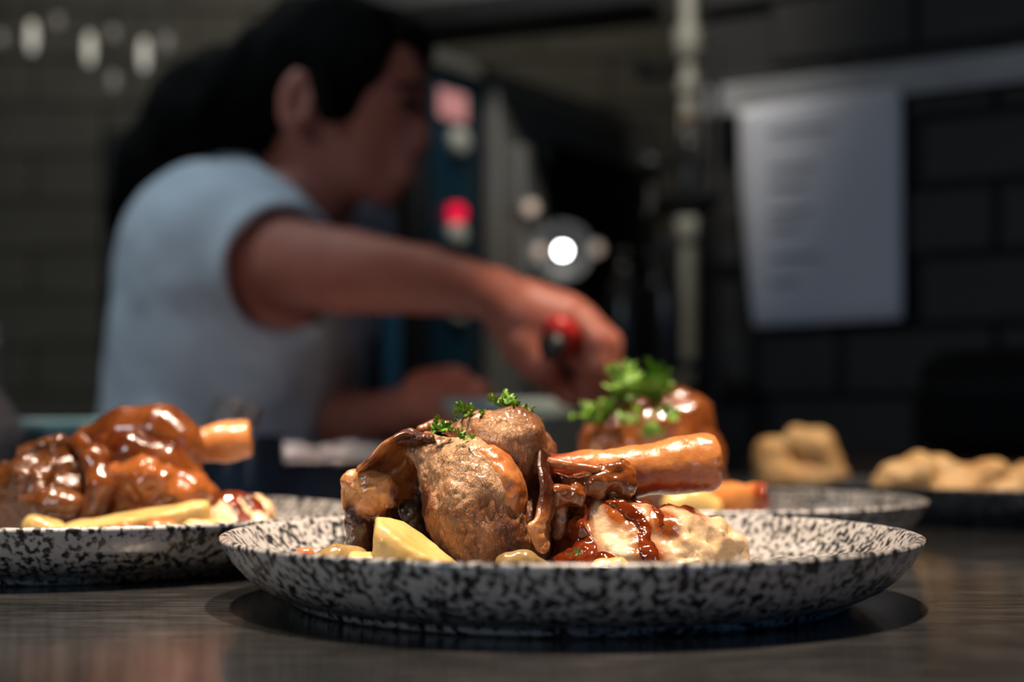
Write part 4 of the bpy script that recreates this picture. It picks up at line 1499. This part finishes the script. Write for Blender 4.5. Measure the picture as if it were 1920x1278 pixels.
def on_wall(px, off=0.0):
    """distance along the wall at which pixel column px meets the plane off metres in front of it"""
    k = (px - 960) / F
    A = WA + WN * off
    return (k * A[1] - A[0]) / (WD[0] - k * WD[1])


def wz(t, off, py):
    y = (WA + WD * t + WN * off)[1]
    return ZC + (HOR - py) / F * y


pp = thing('paper_sheet', wall_pt(on_wall(1540, 0.046), 0.046, 0.16), 'printed white sheet of paper hanging from the ticket rail', 'paper')
rows = []
for i, (yl, yr, xl, xr) in enumerate([(205, 160, 1385, 1690), (330, 290, 1387, 1691), (450, 440, 1395, 1692), (612, 598, 1412, 1692)]):
    row = []
    for s in (0, 0.33, 0.66, 1.0):
        px, py = xl + (xr - xl) * s, yl + (yr - yl) * s
        off = 0.046 + (0.0, 0.006, 0.012, 0.02)[i] * (1 - 0.5 * s)
        t = on_wall(px, off)
        row.append(wall_pt(t, off, wz(t, off, py)))
    rows.append(row)
sheet('sheet', rows, 0.0006, M['paper'], pp, 16, 16)
rng = random.Random(5)
for k, (py, n) in enumerate([(250, 0.62), (318, 0.45), (352, 0.36), (400, 0.42), (430, 0.30), (485, 0.5), (530, 0.28)]):
    off = 0.046 + 0.0012 + 0.02 * (0.0 + (py - 190) / 420.0) * 0.95
    x0, x1 = 1442, 1442 + 190 * n
    t0, t1 = on_wall(x0, off), on_wall(x1, off)
    z = wz(t0, off, py)
    cpt = (wall_pt(t0, off, z) + wall_pt(t1, off, z)) / 2
    box('print_line', (t1 - t0, 0.0004, 0.006), cpt, M['ink'], pp, 0, WBAS)

# ------------------------------------------------------------------ combi oven behind the cook
OL = np.array([-0.133, 2.10])
OD = np.array([0.579, 0.815])
ON = np.array([0.815, -0.579])
OBAS = np.array([[OD[0], OD[1], 0], [-ON[0], -ON[1], 0], [0, 0, 1.0]])


def ov(t, off, z):
    q = OL + OD * t + ON * off
    return np.array([q[0], q[1], z])


oven = thing('combi_oven', ov(0.33, -0.12, ZF), 'tall steel combi oven with blue control panel behind the cook', 'oven')
box('oven_body', (0.66, 0.25, 1.53), ov(0.33, -0.126, 0.6 - 0.765), M['black'], oven, 0.008, OBAS)
pn = box('control_panel', (0.102, 0.008, 0.66), ov(0.072, 0.004, 0.265), M['blue_panel'], oven, 0.002, OBAS)
box('display', (0.066, 0.004, 0.042), ov(0.062, 0.0105, 0.545), M['display'], pn, 0.001, OBAS)


def knob(t, z, r, mat, name):
    c = ov(t, 0.009, z)
    pts = [c, c + np.array([ON[0], ON[1], 0]) * 0.012, c + np.array([ON[0], ON[1], 0]) * 0.016]
    return link(name, tube_mesh(name, pts, [r, r * 0.95, r * 0.7], 20), M[mat], pn)


knob(0.072, 0.492, 0.021, 'knob', 'knob')
knob(0.066, 0.384, 0.014, 'redlight', 'indicator_light')
knob(0.066, 0.352, 0.019, 'knob', 'knob')
knob(0.068, 0.236, 0.019, 'knob', 'knob')
dr = box('oven_door', (0.50, 0.03, 0.62), ov(0.40, 0.0152, 0.282), M['steel_dim'], oven, 0.006, OBAS)
box('door_window', (0.36, 0.004, 0.42), ov(0.455, 0.0325, 0.315), M['glass'], dr, 0.001, OBAS)
box('door_handle', (0.022, 0.03, 0.40), ov(0.185, 0.046, 0.30), M['steel_dim'], dr, 0.006, OBAS)
box('top_trim', (0.66, 0.02, 0.022), ov(0.33, 0.010, 0.606), M['steel_dim'], oven, 0.003, OBAS)
sp = OL - ON * 0.055
box('blue_strip', (0.003, 0.030, 0.125), np.array([sp[0], sp[1], 0.0]) + np.array([-OD[0], -OD[1], 0]) * 0.0017 + np.array([0, 0, 0.172]), M['blue_trim'], oven, 0, OBAS)


# added glowing spots on the oven door; the brightest imitates a steel glint
def door_spot(px, py, r, mat, label, group='glowing spots on the oven door'):
    k = (px - 960) / F
    A = OL + ON * 0.075
    t = (k * A[1] - A[0]) / (OD[0] - k * OD[1])
    y = (A + OD * t)[1]
    z = ZC + (HOR - py) / F * y
    n3 = np.array([ON[0], ON[1], 0])
    aim = -np.array([ov(t, 0, 0)[0], y, 0])
    aim /= np.linalg.norm(aim)
    c = ov(t, 0.075, z)
    th = thing('glow_spot', ov(t, 0.034, z - r), label, 'lamp', group)
    base_ = ov(t, 0.0350, z)
    link('spot_arm', tube_mesh('spot_arm', [base_, (base_ + c) / 2, c - aim * r * 0.6], [r * 0.35] * 3, 10), M['steel_dim'], th)
    link('spot_housing', tube_mesh('spot_housing', [c - aim * r * 0.9, c - aim * r * 0.4, c + aim * r * 0.1], [r * 0.6, r * 1.15, r * 1.25], 20), M['steel_dim'], th)
    link('spot_lens', tube_mesh('spot_lens', [c + aim * r * 0.1, c + aim * r * 0.35, c + aim * r * 0.5], [r * 1.0, r * 0.95, r * 0.5], 20), M[mat], th)


door_spot(1055, 470, 0.0085, 'lamp', 'brilliant white spot made to glow like a steel glint behind the reaching hand')
WL = [o for o in bpy.data.objects if o.name.startswith('glow_spot')][0]
wl_c = P(1055, 470, 2.30)
for o in WL.children:
    if o.name.startswith('spot_lens'):
        wl_c = world_loc(o) + np.array([0, 0, 0.0085])
dish_p = [wl_c + np.array([-0.0005, 1, 0]) * d_ for d_ in (-0.001, 0.006, 0.012, 0.016)]
link('halo_dish', tube_mesh('halo_dish', dish_p, [0.046, 0.040, 0.026, 0.006], 28, False), M['halo'], WL)  # dish added to imitate the soft halo around the glint
door_spot(1012, 472, 0.010, 'spot_warm', 'dim round glowing spot just left of the brilliant white one')
door_spot(1118, 466, 0.011, 'spot_warm', 'dim warm glowing spot just right of the brilliant white one')
door_spot(995, 390, 0.011, 'spot_warm', 'dim warm glowing spot above and left of the brilliant white one')

# steel pot under the brightest spot on a rack beside the oven
rk = thing('storage_rack', np.array([0.24, 2.02, ZF]), 'dark metal storage rack with bottles beside the oven', 'rack')
RX0, RX1, RY0, RY1 = 0.020, 0.262, 1.84, 1.98
for x in (RX0, RX1):
    for y in (RY0, RY1):
        link('post', tube_mesh('post', [(x, y, ZF), (x, y, 0.0), (x, y, 0.16 if x == RX0 else 0.56)], 0.006, 10), M['black'], rk)
for z in (-0.10, 0.145):
    box('shelf', (RX1 - RX0 + 0.02, RY1 - RY0 + 0.02, 0.010), ((RX0 + RX1) / 2, (RY0 + RY1) / 2, z), M['black'], rk, 0.002)
box('shelf', (0.085, RY1 - RY0 + 0.02, 0.008), (RX1 - 0.034, (RY0 + RY1) / 2, 0.36), M['black'], rk, 0.002)
link('post', tube_mesh('post', [(RX1 - 0.07, RY1, 0.151), (RX1 - 0.07, RY1, 0.3), (RX1 - 0.07, RY1, 0.40)], 0.005, 10), M['black'], rk)


def lathe_thing(name, x, y, z, prof_, mat, label, cat, group=None, cap=None, cap_mat='black'):
    t = thing(name, (x, y, z), label, cat, group)
    link('body', revolve('body', prof_, 32, False), M[mat], t, base=(0, 0, 0)).location = (0, 0, 0.0003)
    if cap:
        link('cap', revolve('cap', cap, 24, False), M[cap_mat], t, base=(0, 0, 0)).location = (0, 0, 0.0003)
    return t


def bottle(x, y, z, r, h, mat, cap_mat, label):
    lathe_thing('bottle', x, y, z, [(0, 0), (r * 0.95, 0), (r, r * 0.15), (r, h * 0.55), (r * 0.8, h * 0.68), (r * 0.38, h * 0.8), (r * 0.36, h * 0.9), (0, h * 0.9)], mat, label, 'bottle',
                'bottles on the storage rack', [(0, h * 0.9), (r * 0.45, h * 0.9), (r * 0.45, h), (0, h)], cap_mat)


bottle(0.205, 1.90, 0.150, 0.020, 0.165, 'dark_bottle', 'grey_tub', 'dark bottle with a grey cap on the rack beside the pipe')
bottle(0.238, 1.93, 0.364, 0.018, 0.120, 'dark_bottle', 'orange_glass', 'dark bottle with an amber cap on the highest rack shelf')
bottle(0.150, 1.91, 0.150, 0.022, 0.150, 'dark_bottle', 'black', 'all-black bottle in the middle of the storage rack')
lathe_thing('steel_pot', 0.072, 1.90, 0.150, [(0, 0), (0.040, 0), (0.044, 0.004), (0.044, 0.070), (0.047, 0.072), (0.042, 0.073), (0.041, 0.006), (0, 0.006)], 'steel', 'polished steel pot on the rack under the bright glowing spot', 'pot')
box_t = thing('plastic_tub', (0.155, 1.90, -0.0945), 'grey plastic tub on the lower rack shelf behind the fist', 'tub')
box('tub_body', (0.10, 0.10, 0.10), (0.155, 1.905, -0.0445), M['blue_tub'], box_t, 0.008)
box('tub_lid', (0.108, 0.108, 0.014), (0.155, 1.905, 0.0135), M['grey_tub'], box_t, 0.004)
bottle(0.232, 1.90, -0.0948, 0.022, 0.17, 'orange_glass', 'black', 'amber bottle on the lower rack shelf near the parsley')

# ------------------------------------------------------------------ vertical pipe with fittings
pi_ = thing('water_pipe', (0.262, 2.16, ZF), 'pale vertical water pipe with fittings beside the black wall', 'pipe')
xp, yp = (1290 - 960) / F * 2.16, 2.16
link('pipe', tube_mesh('pipe', [(xp, yp, ZF), (xp, yp, 0.3), (xp, yp, 1.80)], 0.0125, 16), M['pale_pipe'], pi_)
for z, r, h in ((0.640, 0.021, 0.050), (0.575, 0.017, 0.030), (0.43, 0.020, 0.035), (0.36, 0.018, 0.04), (0.14, 0.019, 0.035)):
    link('coupling', tube_mesh('coupling', [(xp, yp, z - h / 2), (xp, yp, z - h / 2 + 0.004), (xp, yp, z + h / 2 - 0.004), (xp, yp, z + h / 2)], [r * 0.8, r, r, r * 0.8], 16), M['pale_pipe'], pi_)
for z in (0.60, 0.46):
    vv = link('valve', tube_mesh('valve', [(xp - 0.012, yp, z), (xp - 0.05, yp - 0.005, z), (xp - 0.075, yp - 0.01, z)], [0.010, 0.012, 0.014], 12), M['black'], pi_)

# extractor hood with a dark lower lip
hd = thing('extractor_hood', (0.15, 2.2, 0.66), 'grey extractor hood with a dark lower lip above the oven', 'hood')
HB = np.array([[0.93, -0.37, 0], [0.37, 0.93, 0], [0, 0, 1.0]])
box('hood_body', (0.60, 0.10, 1.08), (-0.07, 2.20, 0.685 + 0.56), M['steel_dim'], hd, 0.004, HB)
box('hood_lip', (0.62, 0.12, 0.035), (-0.07, 2.20, 0.684), M['black'], hd, 0.004, HB)

# dark post in front of the tiled wall
po = thing('black_post', (P(225, 0, 2.75)[0], 2.75, ZF), 'black upright post in front of the grey tiled wall at the left', 'post')
box('post_shaft', (0.06, 0.06, 1.53), (P(225, 0, 2.75)[0], 2.75, ZF + 0.015 + 0.77), M['black'], po, 0.012, seg=3)
box('post_foot', (0.14, 0.14, 0.015), (P(225, 0, 2.75)[0], 2.75, ZF + 0.0076), M['black'], po, 0.003)

# ------------------------------------------------------------------ hung glowing shapes added for the pale highlights at the upper left
BL = [(2, 72, 0, 'dim bulb cut by the left picture edge'), (60, 70, 1, 'bright oval bulb, leftmost of the three bright ones'), (168, 92, 1, 'bright oval bulb in the middle of the three bright ones'),
      (270, 103, 1, 'bright oval bulb nearest the dark hair'), (108, 40, 0, 'faint bulb above, between the first two bright ones'), (212, 62, 0, 'faint bulb above, between the last two bright ones'),
      (312, 80, 2, 'greyish bulb just right of the three bright ones'), (362, 118, 0, 'faint bulb closest to the hair'), (213, 152, 2, 'greyish bulb hanging lowest of all')]
DB = 2.80
for px, py, k, lab in BL:
    x, y, z = P(px, py, DB + {0: 0.08, 1: 0.0, 2: 0.04}[k] + (0.05 if py > 140 else 0))
    b_ = thing('hanging_glow', (x, y, z - 0.03), lab + ' at the upper left', 'glow', 'added glows at the upper left')
    hh = {0: 0.012, 1: 0.030, 2: 0.016}[k]
    r = 0.0085
    pr_ = [(0, -hh), (r * 0.6, -hh * 0.9), (r, -hh * 0.3), (r, hh * 0.4), (r * 0.5, hh), (0, hh)]
    link('glow_body', revolve('glow_body', pr_, 16, False), M['glow' if k == 1 else 'glow_dim'], b_, base=(0, 0, 0)).location = (0, 0, 0.03)
    link('cord', tube_mesh('cord', [(x, y, z + hh), (x, y, z + 0.4), (x, y, 1.80)], 0.0012, 6), M['black'], b_)
